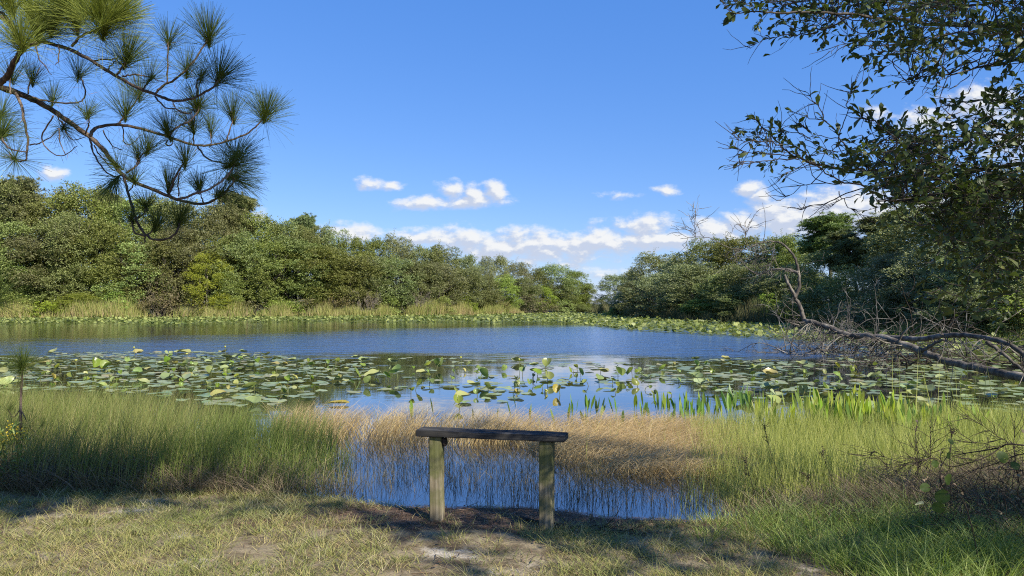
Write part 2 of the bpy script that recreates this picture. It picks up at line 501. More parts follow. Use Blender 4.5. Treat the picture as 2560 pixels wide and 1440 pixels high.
df = t.node('ShaderNodeBsdfDiffuse'); df.inputs['Color'].default_value = (.016, .016, .011, 1)
fr = t.node('ShaderNodeFresnel'); fr.inputs['IOR'].default_value = 2.0
mx = t.node('ShaderNodeMixShader')
t.l.new(t.math('MULTIPLY_ADD', fr.outputs[0], .78, .21, clamp=True), mx.inputs[0]); t.l.new(df.outputs[0], mx.inputs[1]); t.l.new(gl.outputs[0], mx.inputs[2])
t.l.new(mx.outputs[0], out.inputs[0])
water = link('water', mesh_np('water', [(-160, 4.6, 0), (120, 4.6, 0), (120, 150, 0), (-160, 150, 0)], [[[0, 1, 2, 3]]], m))
tag(water, kind='structure')
# ================================================================== bench
def wood(name, c1, c2, c3, axis, green=None):
    m, t, out = new_mat(name)
    co = t.node('ShaderNodeTexCoord')
    st = [22, 22, 22]; st[axis] = 1.2
    v = t.vmath('MULTIPLY', co.outputs['Object'], tuple(st))
    g1 = t.noise(v, 1.3, 6, .7)
    g2 = t.noise(t.vmath('MULTIPLY', co.outputs['Object'], tuple(3 * a for a in st)), 1.0, 4, .6)
    col = t.ramp(g1, [(.3, c1), (.52, c2), (.72, c3)])
    if green:
        gz = t.noise(co.outputs['Object'], 4.0, 4, .6)
        sp = t.node('ShaderNodeSeparateXYZ'); t.l.new(co.outputs['Object'], sp.inputs[0])
        hg = t.math('MULTIPLY', t.smooth(sp.outputs[2], .08, .28), t.smooth(gz, .30, .58))
        col = t.mix(t.math('MULTIPLY', hg, .8), col, t.mix(g1, green, tuple(1.7 * a for a in green)))
    p = t.node('ShaderNodeBsdfPrincipled'); t.l.new(col, p.inputs['Base Color']); p.inputs['Roughness'].default_value = .8
    p.inputs['Specular IOR Level'].default_value = .25
    b = t.node('ShaderNodeBump'); b.inputs['Strength'].default_value = .7; b.inputs['Distance'].default_value = .006
    t.l.new(t.math('ADD', g1, t.math('MULTIPLY', g2, .5)), b.inputs['Height']); t.l.new(b.outputs[0], p.inputs['Normal'])
    t.l.new(p.outputs[0], out.inputs[0])
    return m
M_seat = wood('weathered_plank', (.014, .013, .012), (.038, .036, .033), (.12, .115, .105), 0)
M_post = wood('mossy_post', (.10, .075, .045), (.21, .17, .11), (.36, .31, .23), 2, green=(.055, .066, .014))
M_iron = bark('rusty_iron', (.02, .017, .015), (.05, .035, .025), 60)
def worn_box(name, sx, sy, sz, mat, parent, cuts=(24, 3, 2), wear=.004, seed=0, grooves=0, check=0):
    """box of worn timber, base centred on the origin: rounded, slightly bowed and split edges"""
    import bmesh
    bm = bmesh.new()
    bmesh.ops.create_cube(bm, size=1)
    for v in bm.verts: v.co = Vector((v.co.x * sx, v.co.y * sy, (v.co.z + .5) * sz))
    bmesh.ops.bevel(bm, geom=list(bm.edges), offset=.006, segments=2, affect='EDGES')
    L = max(range(3), key=lambda i: (sx, sy, sz)[i])
    n = 30
    ext = (sx, sy, sz)[L]; lo = -ext / 2 if L < 2 else 0
    for k in range(1, n):
        pl = [0, 0, 0]; pl[L] = lo + ext * k / n; no = [0, 0, 0]; no[L] = 1
        bmesh.ops.bisect_plane(bm, geom=list(bm.verts) + list(bm.edges) + list(bm.faces), plane_co=pl, plane_no=no)
    if grooves:
        for k in range(1, 12):
            bmesh.ops.bisect_plane(bm, geom=list(bm.verts) + list(bm.edges) + list(bm.faces), plane_co=(0, -sy / 2 + sy * k / 12, 0), plane_no=(0, 1, 0))
    co = np.array([v.co[:] for v in bm.verts])
    r = np.random.default_rng(seed)
    a, b_ = [i for i in range(3) if i != L]
    n1 = vnoise(co[:, L] * 9 + seed * 7, co[:, a] * 30, 1, 3) - .5
    n2 = vnoise(co[:, L] * 7 + seed * 13, co[:, b_] * 30, 1, 3) - .5
    co[:, a] += n1 * wear; co[:, b_] += n2 * wear
    if grooves:
        top = co[:, 2] > sz * .6
        gr = np.abs(np.sin(co[:, 1] / sy * PI * 4.0 + (vnoise(co[:, 0] * 3, co[:, 1], 1, 2) - .5) * 1.5)) ** 6
        co[:, 2] -= top * (gr * .008 + (co[:, 1] < -sy * .42) * 0.006 * vnoise(co[:, 0] * 6, co[:, 0] * 0, 1, 2))
    for v, c in zip(bm.verts, co): v.co = c
    me = bpy.data.meshes.new(name); bm.to_mesh(me); bm.free(); me.materials.append(mat)
    o = bpy.data.objects.new(name, me); C.objects.link(o); o.parent = parent
    return o
pl = at(1093, 1290, 5.28); pr = at(1366, 1310, 5.08)
mid = (pl + pr) / 2
zb = float(ground_z(np.array([mid[0]]), np.array([mid[1]]))[0])
bench = empty('park_bench', (mid[0], mid[1], zb), 'weathered plank bench on two mossy posts at the water edge', 'bench')
bench.rotation_euler = (0, 0, math.atan2(pr[1] - pl[1], pr[0] - pl[0]))
half = float(np.hypot(*(pr - pl)[:2])) / 2
s = worn_box('seat', 1.10, .15, .047, M_seat, bench, grooves=1, wear=.006, seed=3)
s.location = (0, 0, .617); s.rotation_euler = (0, rad(-.4), 0)
for k, (sx, ty) in enumerate(((-half, 0), (half, 0))):
    l = worn_box('leg', .091, .091, .70, M_post, bench, wear=.005, seed=5 + k)
    l.location = (sx, 0, -.085); l.rotation_euler = (rad(.3), rad(.5 if k else -.4), rad(-5 if k else 4))
g = G()
nb = 14
for k in range(nb):
    pass
pts = np.array([[-half + .056, -.015, .600], [-half + .062, -.015, .565], [-half + .050, -.015, .545]])
tubes(g, catmull(pts, 6), np.array([.020, .022, .022, .021, .018, .010]), 10)
o = g.mesh('bracket', M_iron, True)
o = bpy.data.objects.new('bracket', o); C.objects.link(o); o.parent = bench
# fallen branch with roots lying at the foot of the right post
g = G(); K = 12
def gp(px, py, dz=.012):
    q = wp(px, py + 8); q[2] = float(ground_z(q[:1], q[1:2])[0]) + dz; return q
pl_ = [[gp(1300, 1300), gp(1345, 1309), gp(1395, 1322), gp(1450, 1338), gp(1500, 1345)], [gp(1340, 1308), gp(1400, 1312), gp(1480, 1328), gp(1560, 1340), gp(1610, 1345)],
       [gp(1395, 1322), gp(1440, 1322), gp(1500, 1330), gp(1560, 1336)]]
P = np.stack([catmull(np.array(q), K) for q in pl_])
tubes(g, P, np.linspace(.012, .004, K)[None], 6)
S, D, _, _ = spawn(P, 26, (.3, .8)); D[:, 2] = np.abs(D[:, 2]) * .3
tubes(g, grow(S, D, rng.uniform(.08, .3, 26), 5, .25, -.05), np.linspace(.004, .0015, 5)[None], 4)
M_deadwood = bark('grey_deadwood', (.06, .054, .047), (.15, .138, .12), 16, c3=(.23, .215, .19))
M_darkwood = bark('dark_twigs', (.022, .017, .013), (.075, .058, .042), 24)
o = g.obj('fallen_branch', M_darkwood)
tag(o, 'dark fallen branch lying on the bare soil at the foot of the bench', 'branch')
# ================================================================== trees and bushes of the banks
M_oakleaf = veg('oak_leaves', [(.11, .135, .038), (.17, .20, .056), (.23, .255, .078), (.15, .168, .05), (.28, .30, .11)], .25, .5, .3, .26, .30, (.135, .12, .05), .25)
M_lightleaf = veg('shrub_leaves', [(0.169, 0.236, 0.054), (0.270, 0.350, 0.067), (0.360, 0.427, 0.101), (0.225, 0.293, 0.067)], .32, .5, .3, .18, .3, (.16, .15, .05), .3)
M_vineleaf = veg('vine_leaves', [(0.265, 0.311, 0.043), (0.373, 0.404, 0.054), (0.311, 0.342, 0.062), (0.186, 0.248, 0.039)], .4, .5, .3, .1, .2, (.2, .17, .05), .5)
M_brownleaf = veg('brown_shrub_leaves', [(.17, .15, .065), (.22, .19, .085), (.15, .155, .055), (.26, .21, .11)], .2, .6, .2, .15, .4, (.11, .12, .04), .5)
M_darkleaf = veg('grey_green_oak_leaves', [(0.121, 0.149, 0.065), (0.189, 0.221, 0.089), (0.270, 0.301, 0.124), (0.351, 0.365, 0.162)], .22, .5, .3, .2, .3, (.12, .105, .05), .3)  # greyer green leaf colours than those of oak_leaves
M_pineneedle = veg('pine_needles', [(.10, .13, .045), (.16, .19, .065), (.23, .26, .09)], .15, .5, .3, .15)
M_bark = bark('oak_bark', (.05, .042, .034), (.16, .14, .115), 6)
M_pale = bark('pale_twigs', (.16, .13, .115), (.30, .26, .23), 12)

def limb_tree(g, H, R, nl, r0, split=.25, wander=.12):
    tr = grow(np.array([[0, 0, -.3]]), np.array([[rng.normal(0, .05), rng.normal(0, .05), 1.]]), H * .7, 9, .06, .1)
    tubes(g, tr, np.linspace(r0, r0 * .35, 9)[None], 7)
    S, D, _, tt = spawn(tr, nl, (.5, 1.0), (split, .98))
    lb = grow(S, D, R * rng.uniform(.7, 1.25, nl), 7, wander, .12)
    tubes(g, lb, (np.linspace(.45, .12, 7)[None] * r0 * (1.1 - .6 * tt)[:, None]), 5)
    S, D, _, _ = spawn(lb, nl * 4, (.4, 1.0), (.3, 1))
    tw = grow(S, D, R * rng.uniform(.25, .5, nl * 4), 5, .2, .1)
    tubes(g, tw, np.linspace(.09, .03, 5)[None] * r0, 3)
    return lb, tw
def crown_lobes(H, R, nlobe, zlo, shape):
    out = []
    while len(out) < nlobe:
        z = rng.uniform(zlo, 1); rr = shape(z) * math.sqrt(rng.uniform(.12, 1)); a = rng.uniform(0, 2 * PI)
        out.append((R * rr * math.cos(a), R * rr * math.sin(a), z * H))
    return np.array(out)
def lobe_leaves(g, Cn, rl, per, size, spread=.35, aspect=.6, squash=.95, up=.25):
    for c, r in zip(Cn, rl):
        n = int(per * r * r)
        # sprays: short shoots radiating from the lobe, each with a few leaves
        ns = max(4, n // 7)
        d = unit(rng.normal(0, 1, (ns, 3)) + np.array([0, 0, .25])); k = rng.uniform(.45, 1.12, ns)[:, None] ** .8
        base = c + d * k * r * np.array([1, 1, squash])
        P = np.repeat(base, 7, 0) + rng.normal(0, spread * size * 1.6, (ns * 7, 3))
        dd = unit(np.repeat(d, 7, 0) + rng.normal(0, .6, (ns * 7, 3)) + np.array([0, 0, up * .6]))
        N = unit(np.repeat(d, 7, 0) * .8 + rng.normal(0, .55, (ns * 7, 3)) + np.array([0, 0, .25]))
        m = len(P)
        rv = np.clip(np.repeat(rng.uniform(.1, .9, ns), 7) + rng.normal(0, .12, m), 0, 1)
        cards(g, P, dd, N, size * rng.uniform(.6, 1.25, m), size * aspect * rng.uniform(.7, 1.2, m), rv, fold=.12)
def proto_oak(seed, H=12., R=3.2, nlobe=62, zlo=.14, size=.175, per=480):
    global rng
    rng = np.random.default_rng(seed)
    gt = G(); limb_tree(gt, H, R, 14, .17)
    k = rng.uniform(.45, .65)
    shape = lambda z: (sstep(z, -.15, .35) * np.sqrt(max(0.0, 1 - max(0, (z - k) / (1.03 - k)) ** 2.2)))
    Cn = crown_lobes(H, R, nlobe, zlo, shape)
    rl = rng.uniform(.55, 1.15, nlobe) * (R / 3.2)
    gc = G(); lobe_leaves(gc, Cn, rl, per, size)
    # loose shoots standing out of the top
    top = Cn[Cn[:, 2] > .7 * H]
    nt = 34
    S = top[rng.integers(0, len(top), nt)] + rng.normal(0, .3, (nt, 3))
    sh = grow(S, unit(rng.normal(0, .45, (nt, 3)) + np.array([0, 0, 1])), rng.uniform(.8, 1.7, nt), 6, .12, .1)
    tubes(gt, sh, np.linspace(.02, .008, 6)[None], 3)
    P = sh[:, 1:].reshape(-1, 3); P = np.repeat(P, 4, 0) + rng.normal(0, .1, (len(P) * 4, 3)); n = len(P)
    cards(gc, P, unit(rng.normal(0, 1, (n, 3)) + [0, 0, .5]), unit(rng.normal(0, 1, (n, 3)) + [0, 0, .4]), size * .9, size * .5, rng.uniform(0, 1, n), .1)
    return gt, gc
def proto_pine(seed, H=14.):
    global rng
    rng = np.random.default_rng(seed)
    gt = G(); gc = G()
    tr = grow(np.array([[0, 0, -.3]]), np.array([[.02, 0, 1.]]), H, 10, .03, .15)
    tubes(gt, tr, np.linspace(.16, .05, 10)[None], 7)
    S, D, _, tt = spawn(tr, 22, (.7, 1.25), (.62, 1.0))
    lb = grow(S, D, rng.uniform(1.2, 2.6, 22) * (1.25 - .6 * tt), 6, .15, .14)
    tubes(gt, lb, np.linspace(.05, .02, 6)[None], 5)
    ends = np.concatenate([lb[:, -1], lb[:, -2] + rng.normal(0, .3, (22, 3)), lb[:, 3] + rng.normal(0, .35, (22, 3)), tr[0, -1:] + [[0, 0, .2]]])
    for c in ends:
        nt = 20
        tc_ = c + rng.normal(0, .42, (nt, 3)) * [1, 1, .7]
        n = nt * 34
        P = np.repeat(tc_, 34, 0); d = unit(rng.normal(0, 1, (n, 3)) + np.array([0, 0, .55]))
        cards(gc, P, d, unit(rng.normal(0, 1, (n, 3))), rng.uniform(.25, .42, n), .05, np.clip(np.repeat(rng.uniform(0, 1, nt), 34) + rng.normal(0, .1, n), 0, 1))
    return gt, gc
def proto_bush(seed, H=3., R=1.6, size=.14, per=560, nlobe=32):
    global rng
    rng = np.random.default_rng(seed)
    gt = G(); n = 22
    S = rng.normal(0, .25, (n, 3)) * [1, 1, 0] + [0, 0, -.2]
    st = grow(S, unit(rng.normal(0, .5, (n, 3)) * [1, 1, 0] + [0, 0, 1.]), rng.uniform(.7, 1.05, n) * H, 7, .12, .05)
    tubes(gt, st, np.linspace(.03, .006, 7)[None], 4)
    Cn = crown_lobes(H * .95, R, nlobe, .05, lambda z: np.sqrt(max(0, 1 - max(0, (z - .35) / .68) ** 2)))
    gc = G(); lobe_leaves(gc, Cn, rng.uniform(.35, .65, nlobe), per, size)
    return gt, gc
def proto_twiggy(seed, H=3.5, R=1.8, leafy=900, n0=26):
    """bush of bare twigs with few leaves"""
    global rng
    rng = np.random.default_rng(seed)
    gt = G()
    S = rng.normal(0, .3, (n0, 3)) * [1, 1, 0] + [0, 0, -.2]
    st = grow(S, unit(rng.normal(0, .55, (n0, 3)) * [1, 1, 0] + [0, 0, 1.]), rng.uniform(.6, 1.05, n0) * H, 8, .14, .03)
    tubes(gt, st, np.linspace(.035, .010, 8)[None], 4)
    S, D, _, _ = spawn(st, 200, (.3, .9), (.2, 1)); t1 = grow(S, D, rng.uniform(.4, 1.1, 200), 6, .2, .06); tubes(gt, t1, np.linspace(.016, .006, 6)[None], 3)
    S, D, _, _ = spawn(t1, 600, (.3, .9), (.2, 1)); t2 = grow(S, D, rng.uniform(.2, .5, 600), 4, .25, .05); tubes(gt, t2, np.linspace(.010, .005, 4)[None], 3)
    gc = G(); P = t2[rng.integers(0, 600, leafy), rng.integers(1, 4, leafy)] + rng.normal(0, .05, (leafy, 3))
    cards(gc, P, unit(rng.normal(0, 1, (leafy, 3))), unit(rng.normal(0, 1, (leafy, 3)) + [0, 0, .4]), .15, .09, rng.uniform(0, 1, leafy), .1)
    return gt, gc

PROTO = {}
def add_proto(key, gt, gc, leafmat, barkmat=None, H=12., R=3.2):
    PROTO.setdefault(key, []).append((gt.mesh('trunk', barkmat or M_bark), gc.mesh('crown', leafmat), H, R))
for s_ in range(5):
    gt, gc = proto_oak(100 + s_, nlobe=[92, 84, 100, 88, 95][s_], zlo=[.10, .14, .08, .1, .16][s_]); add_proto('oak', gt, gc, M_oakleaf)
for s_ in range(3):
    gt, gc = proto_oak(140 + s_, zlo=.06, nlobe=92, size=.165, per=470); add_proto('dark', gt, gc, M_darkleaf)
for s_ in range(2):
    gt, gc = proto_oak(160 + s_, zlo=.05, nlobe=76, size=.17); add_proto('light', gt, gc, M_lightleaf)
gt, gc = proto_oak(170, zlo=.05, nlobe=80, size=.17, per=440); add_proto('vine', gt, gc, M_vineleaf)
for s_ in range(2):
    gt, gc = proto_pine(180 + s_); add_proto('pine', gt, gc, M_pineneedle, H=14.3, R=2.2)
for s_ in range(2):
    gt, gc = proto_bush(190 + s_); add_proto('bush', gt, gc, M_lightleaf, H=3., R=1.7)
    gt, gc = proto_bush(195 + s_, per=260); add_proto('brown', gt, gc, M_brownleaf, H=3., R=1.7)
gt, gc = proto_twiggy(200); add_proto('pale', gt, gc, M_brownleaf, M_pale, H=3.5, R=1.9)
gt, gc = proto_twiggy(201, leafy=2200, H=5, R=2.5); add_proto('bare', gt, gc, M_darkleaf, M_deadwood, H=5., R=2.6)
rng = np.random.default_rng(21)

def bank_tree(name, key, px, ytop, wpx, D, label, cat, group, i=0, zg=None):
    top = at(px, ytop, D)
    if zg is None: zg = float(ground_z(top[:1], top[1:2])[0])
    tm, cm, H, R = PROTO[key][i % len(PROTO[key])]
    sz = (top[2] - zg) / H * 1.0
    sx = wpx * .5 * D / 1800 / R
    e = empty(name, (top[0], D, zg), label, cat, group)
    e.rotation_euler = (0, 0, rng.uniform(0, 2 * PI))
    sxy = sx if key != 'pine' else max(sx, .6)
    for nm, me in (('trunk', tm), ('crown', cm)):
        o = bpy.data.objects.new(nm, me); C.objects.link(o); o.parent = e
        o.scale = (sxy, sxy * rng.uniform(.9, 1.1), sz)
    return e
def bank_D(px):   # distance of the left bank's waterline
    return np.interp(px, [-300, 0, 400, 850, 1100, 1350, 1480, 1500], [72, 77, 80, 87, 95, 116, 124, 127])
ORD = 'first second third fourth fifth sixth seventh eighth ninth tenth eleventh twelfth thirteenth fourteenth fifteenth sixteenth seventeenth eighteenth nineteenth twentieth twenty-first twenty-second twenty-third twenty-fourth twenty-fifth twenty-sixth twenty-seventh twenty-eighth twenty-ninth thirtieth'.split()

# back row of the left bank: the skyline
SKY = [(-60, 452, 190, 'oak', 10, None), (62, 458, 120, 'pine', 8, 'round-topped pine above the left-hand oaks, near the hanging needle tuft'), (20, 470, 160, 'oak', 7, 'tall olive oak behind the lowest left-hand pine tuft'),
 (135, 490, 150, 'oak', 8, 'tall olive oak under the small cloud at the left'), (208, 476, 150, 'oak', 8, 'loose-topped tall oak between the small left cloud and the pine bough'),
 (262, 486, 90, 'pine', 11, 'small pine top just left of the drooping pine bough'), (330, 505, 150, 'oak', 8, 'tall oak directly behind the drooping bough stem'),
 (405, 512, 140, 'oak', 9, 'tall oak behind the lowest curl of the pine bough'), (480, 522, 150, 'oak', 8, 'tall oak right of the lowest pine tuft'),
 (580, 492, 130, 'pine', 10, 'tall domed pine touching the lower right end of the pine bough'), (555, 520, 130, 'oak', 7, 'tall oak in front of the domed pine'),
 (640, 548, 140, 'oak', 8, 'tall oak below the little cloud puff at the treetops'), (705, 568, 130, 'oak', 8, 'grey-green tall oak just left of the dark round pine top'),
 (762, 545, 80, 'pine', 12, 'dark round pine top standing alone over the oaks'), (765, 575, 120, 'oak', 8, 'tall oak in front of the lone dark pine top'),
 (825, 578, 110, 'oak', 8, 'tall oak at the left edge of the bright low cloud'), (880, 604, 110, 'oak', 8, 'oak in front of the bright low cloud'),
 (940, 610, 100, 'oak', 8, 'oak at the right end of the bright low cloud'), (992, 598, 95, 'dark', 8, 'darker knobby oak right of the bright low cloud'),
 (1050, 622, 110, 'oak', 8, 'broad oak where the cloud bank meets the trees'), (1105, 622, 110, 'oak', 7, 'spiky-topped oak at the middle of the far bank'),
 (1165, 645, 95, 'oak', 8, 'low oak left of the pair of thin dark tops'), (1216, 650, 55, 'dark', 8, 'thin dark tree, first of the pair of narrow tops'),
 (1248, 648, 55, 'dark', 9, 'thin dark tree, second of the pair of narrow tops'), (1290, 660, 80, 'dark', 9, 'narrow-topped dark oak right of the thin pair'),
 (1340, 676, 85, 'oak', 9, 'dim oak just before the big dark oak of the far bank end'), (1392, 668, 100, 'dark', 6, 'big dark oak with gaps in its crown near the bank end'),
 (1437, 684, 80, 'oak', 5, 'rounded oak right of the big gappy oak'), (1464, 712, 46, 'oak', 4, 'last small oak of the left bank at the far inlet')]
for i, (px, yt, w, key, dd, lab) in enumerate(SKY):
    bank_tree('pine_tree' if key == 'pine' else 'oak_tree', key, px, yt, w * 1.05, bank_D(px) + dd, lab or 'tallest olive oak at the left edge of the picture', 'tree', 'tall trees of the left bank', i)
# front row of the left bank
FRONT = [(-70, 590, 190, 'oak'), (10, 560, 170, 'oak'), (60, 655, 120, 'light'), (100, 590, 160, 'oak'), (180, 545, 150, 'oak'), (165, 665, 120, 'light'), (250, 560, 150, 'oak'), (285, 655, 110, 'oak'),
 (345, 600, 150, 'light'), (405, 690, 80, 'brown'), (395, 600, 130, 'oak'), (450, 580, 130, 'oak'), (525, 640, 90, 'vine'), (565, 690, 75, 'vine'), (560, 600, 110, 'oak'), (600, 590, 140, 'oak'), (665, 610, 150, 'oak'), (735, 610, 150, 'oak'),
 (800, 625, 140, 'oak'), (870, 640, 130, 'oak'), (930, 650, 120, 'oak'), (985, 650, 120, 'oak'), (1045, 662, 110, 'oak'), (1100, 665, 110, 'dark'), (1150, 672, 105, 'oak'), (1205, 690, 95, 'oak'),
 (1255, 690, 90, 'light'), (1305, 700, 80, 'oak'), (1350, 715, 70, 'light'), (1405, 715, 75, 'oak'), (1448, 735, 46, 'oak')]
FL = {'oak': 'olive front-row oak on the left bank', 'light': 'fresh green front-row tree on the left bank', 'vine': 'yellow-green vine-draped tree on the left bank',
      'brown': 'tan browning bush in the front row of the left bank', 'dark': 'dark front-row oak on the left bank'}
cnt = {}; tot = {}
for f in FRONT: tot[f[3]] = tot.get(f[3], 0) + 1
for i, (px, yt, w, key) in enumerate(FRONT):
    k = cnt[key] = cnt.get(key, 0) + 1
    lab = FL[key] + ('' if tot[key] == 1 else ', %s of its kind from the left' % ORD[k - 1])
    bank_tree('bush' if key == 'brown' else 'oak_tree', key, px, yt, w * 1.12, bank_D(px) + (4.5 if key not in ('brown', 'vine') else 2.5), lab, 'bush' if key == 'brown' else 'tree', 'front row trees of the left bank', i)
# bushes standing behind the reeds
BUSH = [(25, 735, 90, 'bush', 'green bush behind the reeds at the left edge'), (110, 745, 90, 'bush', 'green bush behind the reeds, left of the tan tree'), (200, 735, 90, 'light', 'fresh green bush rising behind the brightest left reeds'),
 (300, 735, 90, 'bush', 'green bush behind the reeds below the pine bough'), (395, 730, 80, 'brown', 'tan bush behind the reeds under the browning bush'), (480, 755, 90, 'brown', 'brown twiggy bush beside the dark hollow'), (560, 742, 70, 'vine', 'yellow-green vine bush by the dark hollow'),
 (620, 755, 90, 'brown', 'brown bush behind the reeds, right of the vine'), (700, 755, 90, 'bush', 'green bush behind tan reeds left of the middle'), (770, 750, 80, 'brown', 'reddish brown bush among tan reeds'), (835, 735, 80, 'brown', 'tall reddish brown bush left of the pale bare bush'),
 (910, 716, 60, 'pale', 'pale bare bush, the larger and left one of two'), (965, 745, 70, 'bush', 'green bush between the two pale bare bushes'), (1043, 718, 55, 'pale', 'pale bare bush, the smaller and right one of two'), (1100, 745, 70, 'bush', 'green bush right of the small pale bush'),
 (1160, 745, 65, 'bush', 'green bush left of the yellow reed stand'), (1240, 735, 65, 'brown', 'brownish bush behind the yellow reed stand'), (1320, 740, 65, 'brown', 'brown bush right of the yellow reed stand'), (1365, 748, 55, 'brown', 'low brown bush near the inlet'),
 (1410, 752, 50, 'bush', 'green bush near the inlet'), (1445, 762, 45, 'dark', 'dark low bush at the inlet')]
for i, (px, yt, w, key, lab) in enumerate(BUSH):
    bank_tree('bush', key, px, yt, w * 1.25, bank_D(px) + 2.0, lab, 'bush', 'bushes behind the reeds', i)

# right bank
def rb_D(px): return np.interp(px, [1490, 1540, 1700, 1850, 2000, 2200, 2400, 2600], [118, 90, 68.6, 60, 53.5, 38.5, 32, 29.4])
RSKY = [(1499, 748, 26, 'dark', 14, 'tiny dark tree at the very end of the inlet'), (1540, 692, 72, 'oak', 22, 'pale green round tree right of the inlet gap'), (1590, 684, 60, 'dark', 22, 'small dark tree behind the first right-bank trees'),
 (1645, 640, 110, 'dark', 14, 'tall dark oak at the far end of the right bank'), (1705, 655, 100, 'dark', 12, 'dark oak beside the tall far-end oak'), (1765, 606, 120, 'oak', 14, 'loose-topped oak under the crooked dead twigs'),
 (1850, 600, 130, 'oak', 14, 'broad olive oak behind the dead tree crown'), (1935, 606, 110, 'oak', 13, 'olive oak just right of the dead upright twig'), (1990, 598, 100, 'oak', 12, 'pale-topped oak left of the sunny pine'),
 (2078, 546, 120, 'pine', 10, 'sunny round-topped pine standing alone on the right bank'), (2150, 585, 110, 'pine', 7, 'dark pine right of the sunny one'), (2225, 545, 130, 'pine', 10, 'tall dark pine under the leafy oak limb'),
 (2310, 520, 190, 'dark', 8, 'dark oak behind the leafy oak limb'), (2420, 490, 200, 'dark', 7, 'big dark oak at the right, behind the bare thicket'), (2540, 450, 220, 'dark', 6, 'big dark oak at the right edge of the picture')]
for i, (px, yt, w, key, dd, lab) in enumerate(RSKY):
    bank_tree('pine_tree' if key == 'pine' else 'oak_tree', key, px, yt, w * 1.35, rb_D(px) + dd, lab, 'tree', 'trees of the right bank', i)
RFRONT = [(1562, 735, 56, 'dark', 5), (1600, 705, 90, 'dark', 6), (1660, 690, 130, 'dark', 5), (1730, 665, 130, 'dark', 5), (1800, 690, 120, 'dark', 4), (1870, 665, 130, 'oak', 5), (1935, 690, 110, 'dark', 4), (2000, 670, 110, 'dark', 5), (2075, 640, 130, 'dark', 4),
          (2150, 670, 120, 'dark', 4), (2230, 640, 150, 'dark', 4), (2330, 620, 160, 'dark', 3), (2440, 600, 170, 'dark', 3), (2560, 560, 190, 'dark', 3), (2680, 520, 200, 'dark', 4)]
for i, (px, yt, w, key, dd) in enumerate(RFRONT):
    bank_tree('oak_tree', key, px, yt, w * 1.35, rb_D(px) + dd, 'dark front-row oak on the right bank, %s tree from the inlet' % ORD[i], 'tree', 'front row trees of the right bank', i)
RBUSH = [(1545, 765, 60, 'bush', 2), (1620, 750, 80, 'brown', 2), (1690, 745, 90, 'dark', 2), (1760, 750, 90, 'light', 2.2), (1850, 735, 100, 'dark', 2), (1935, 740, 100, 'bush', 2), (2010, 735, 90, 'dark', 1.5), (2075, 720, 110, 'dark', 2), (2160, 730, 120, 'bare', 2),
         (2240, 720, 140, 'dark', 1.6), (2330, 715, 150, 'dark', 2), (2420, 725, 150, 'dark', 1.4), (2500, 720, 160, 'dark', 1.4), (2580, 700, 160, 'bush', 1.4)]
for i, (px, yt, w, key, dd) in enumerate(RBUSH):
    bank_tree('bush', key, px, yt, w * 1.3, rb_D(px) + dd, '%s bush at the waterline of the right bank, %s from the inlet' % ({'bush': 'green', 'brown': 'brown', 'dark': 'dark', 'light': 'fresh green', 'bare': 'bare twiggy'}[key], ORD[i]), 'bush', 'bushes at the right waterline', i)

# ================================================================== reeds of the banks (countless)
M_reed_tan = veg('tan_reeds', [(0.325, 0.250, 0.125), (0.425, 0.338, 0.175), (0.275, 0.250, 0.100), (0.375, 0.325, 0.125)], .25, .6, .2, 0)
M_reed_green = veg('green_reeds', [(0.150, 0.200, 0.044), (0.250, 0.288, 0.075), (0.350, 0.338, 0.112), (0.175, 0.213, 0.050)], .3, .6, .2, 0)
M_reed_dark = veg('dark_reeds', [(.09, .10, .04), (.14, .14, .06), (.18, .16, .085)], .25, .6, .2, 0)
def reeds(name, segs, n, off, h, w, mat, label_kind='reeds', dens=None):
    """stand along a shoreline polyline of (px,py) water points; off = metres behind the water's edge"""
    P = np.array([wp(*s)[:2] for s in segs]); L = np.hypot(*np.diff(P, axis=0).T); cum = np.concatenate([[0], np.cumsum(L)])
    t = rng.uniform(0, cum[-1], n); i = np.clip(np.searchsorted(cum, t) - 1, 0, len(L) - 1); f = ((t - cum[i]) / L[i])[:, None]
    q = P[i] * (1 - f) + P[i + 1] * f
    o = rng.uniform(*off, n); vd = unit(q); q = q + vd * o[:, None]
    nz = vnoise(q[:, 0], q[:, 1] * .4, .45, 3)
    keep = rng.uniform(0, 1, n) < sstep(nz, .28, .56) if dens is None else rng.uniform(0, 1, n) < dens
    q = q[keep]; nz = nz[keep]; m = len(q)
    z = ground_z(q[:, 0], q[:, 1]) - .05
    hh = h * (0.12 + 1.6 * (nz - .10)) * rng.uniform(.5, 1.25, m)
    g = G()
    blades(g, np.column_stack([q, z]), hh, rng.uniform(0, 2 * PI, m), rng.uniform(0, .18, m), rng.uniform(0, .25, m), .08, w * rng.uniform(.7, 1.3, m), 2, np.clip(vnoise(q[:, 0], q[:, 1], .6, 2) + rng.normal(0, .2, m), 0, 1))
    o = g.obj(name, mat); tag(o, None, None, None, 'stuff'); return o
LB = [(-60, 797), (400, 796), (850, 793), (1100, 790), (1310, 786)]
reeds('tan_reeds', LB, 12000, (-2.0, 1.6), 1.75, .06, M_reed_tan)
reeds('green_reeds', [(-60, 797), (400, 796), (850, 793), (1100, 790)], 12000, (-2.0, 2.0), 2.0, .06, M_reed_green)
reeds('yellow_reeds', [(1150, 789), (1215, 788), (1310, 785.5)], 3800, (-1.0, 2.5), 2.1, .065, M_reed_green, dens=1.0)
reeds('short_reeds', [(850, 793), (1100, 790), (1150, 789)], 4000, (-1.4, 1.0), 1.6, .065, M_reed_green)
reeds('dark_reeds', [(1560, 794), (1700, 802), (1850, 808), (2000, 814), (2090, 822)], 6500, (-2.0, .6), 1.75, .045, M_reed_dark)
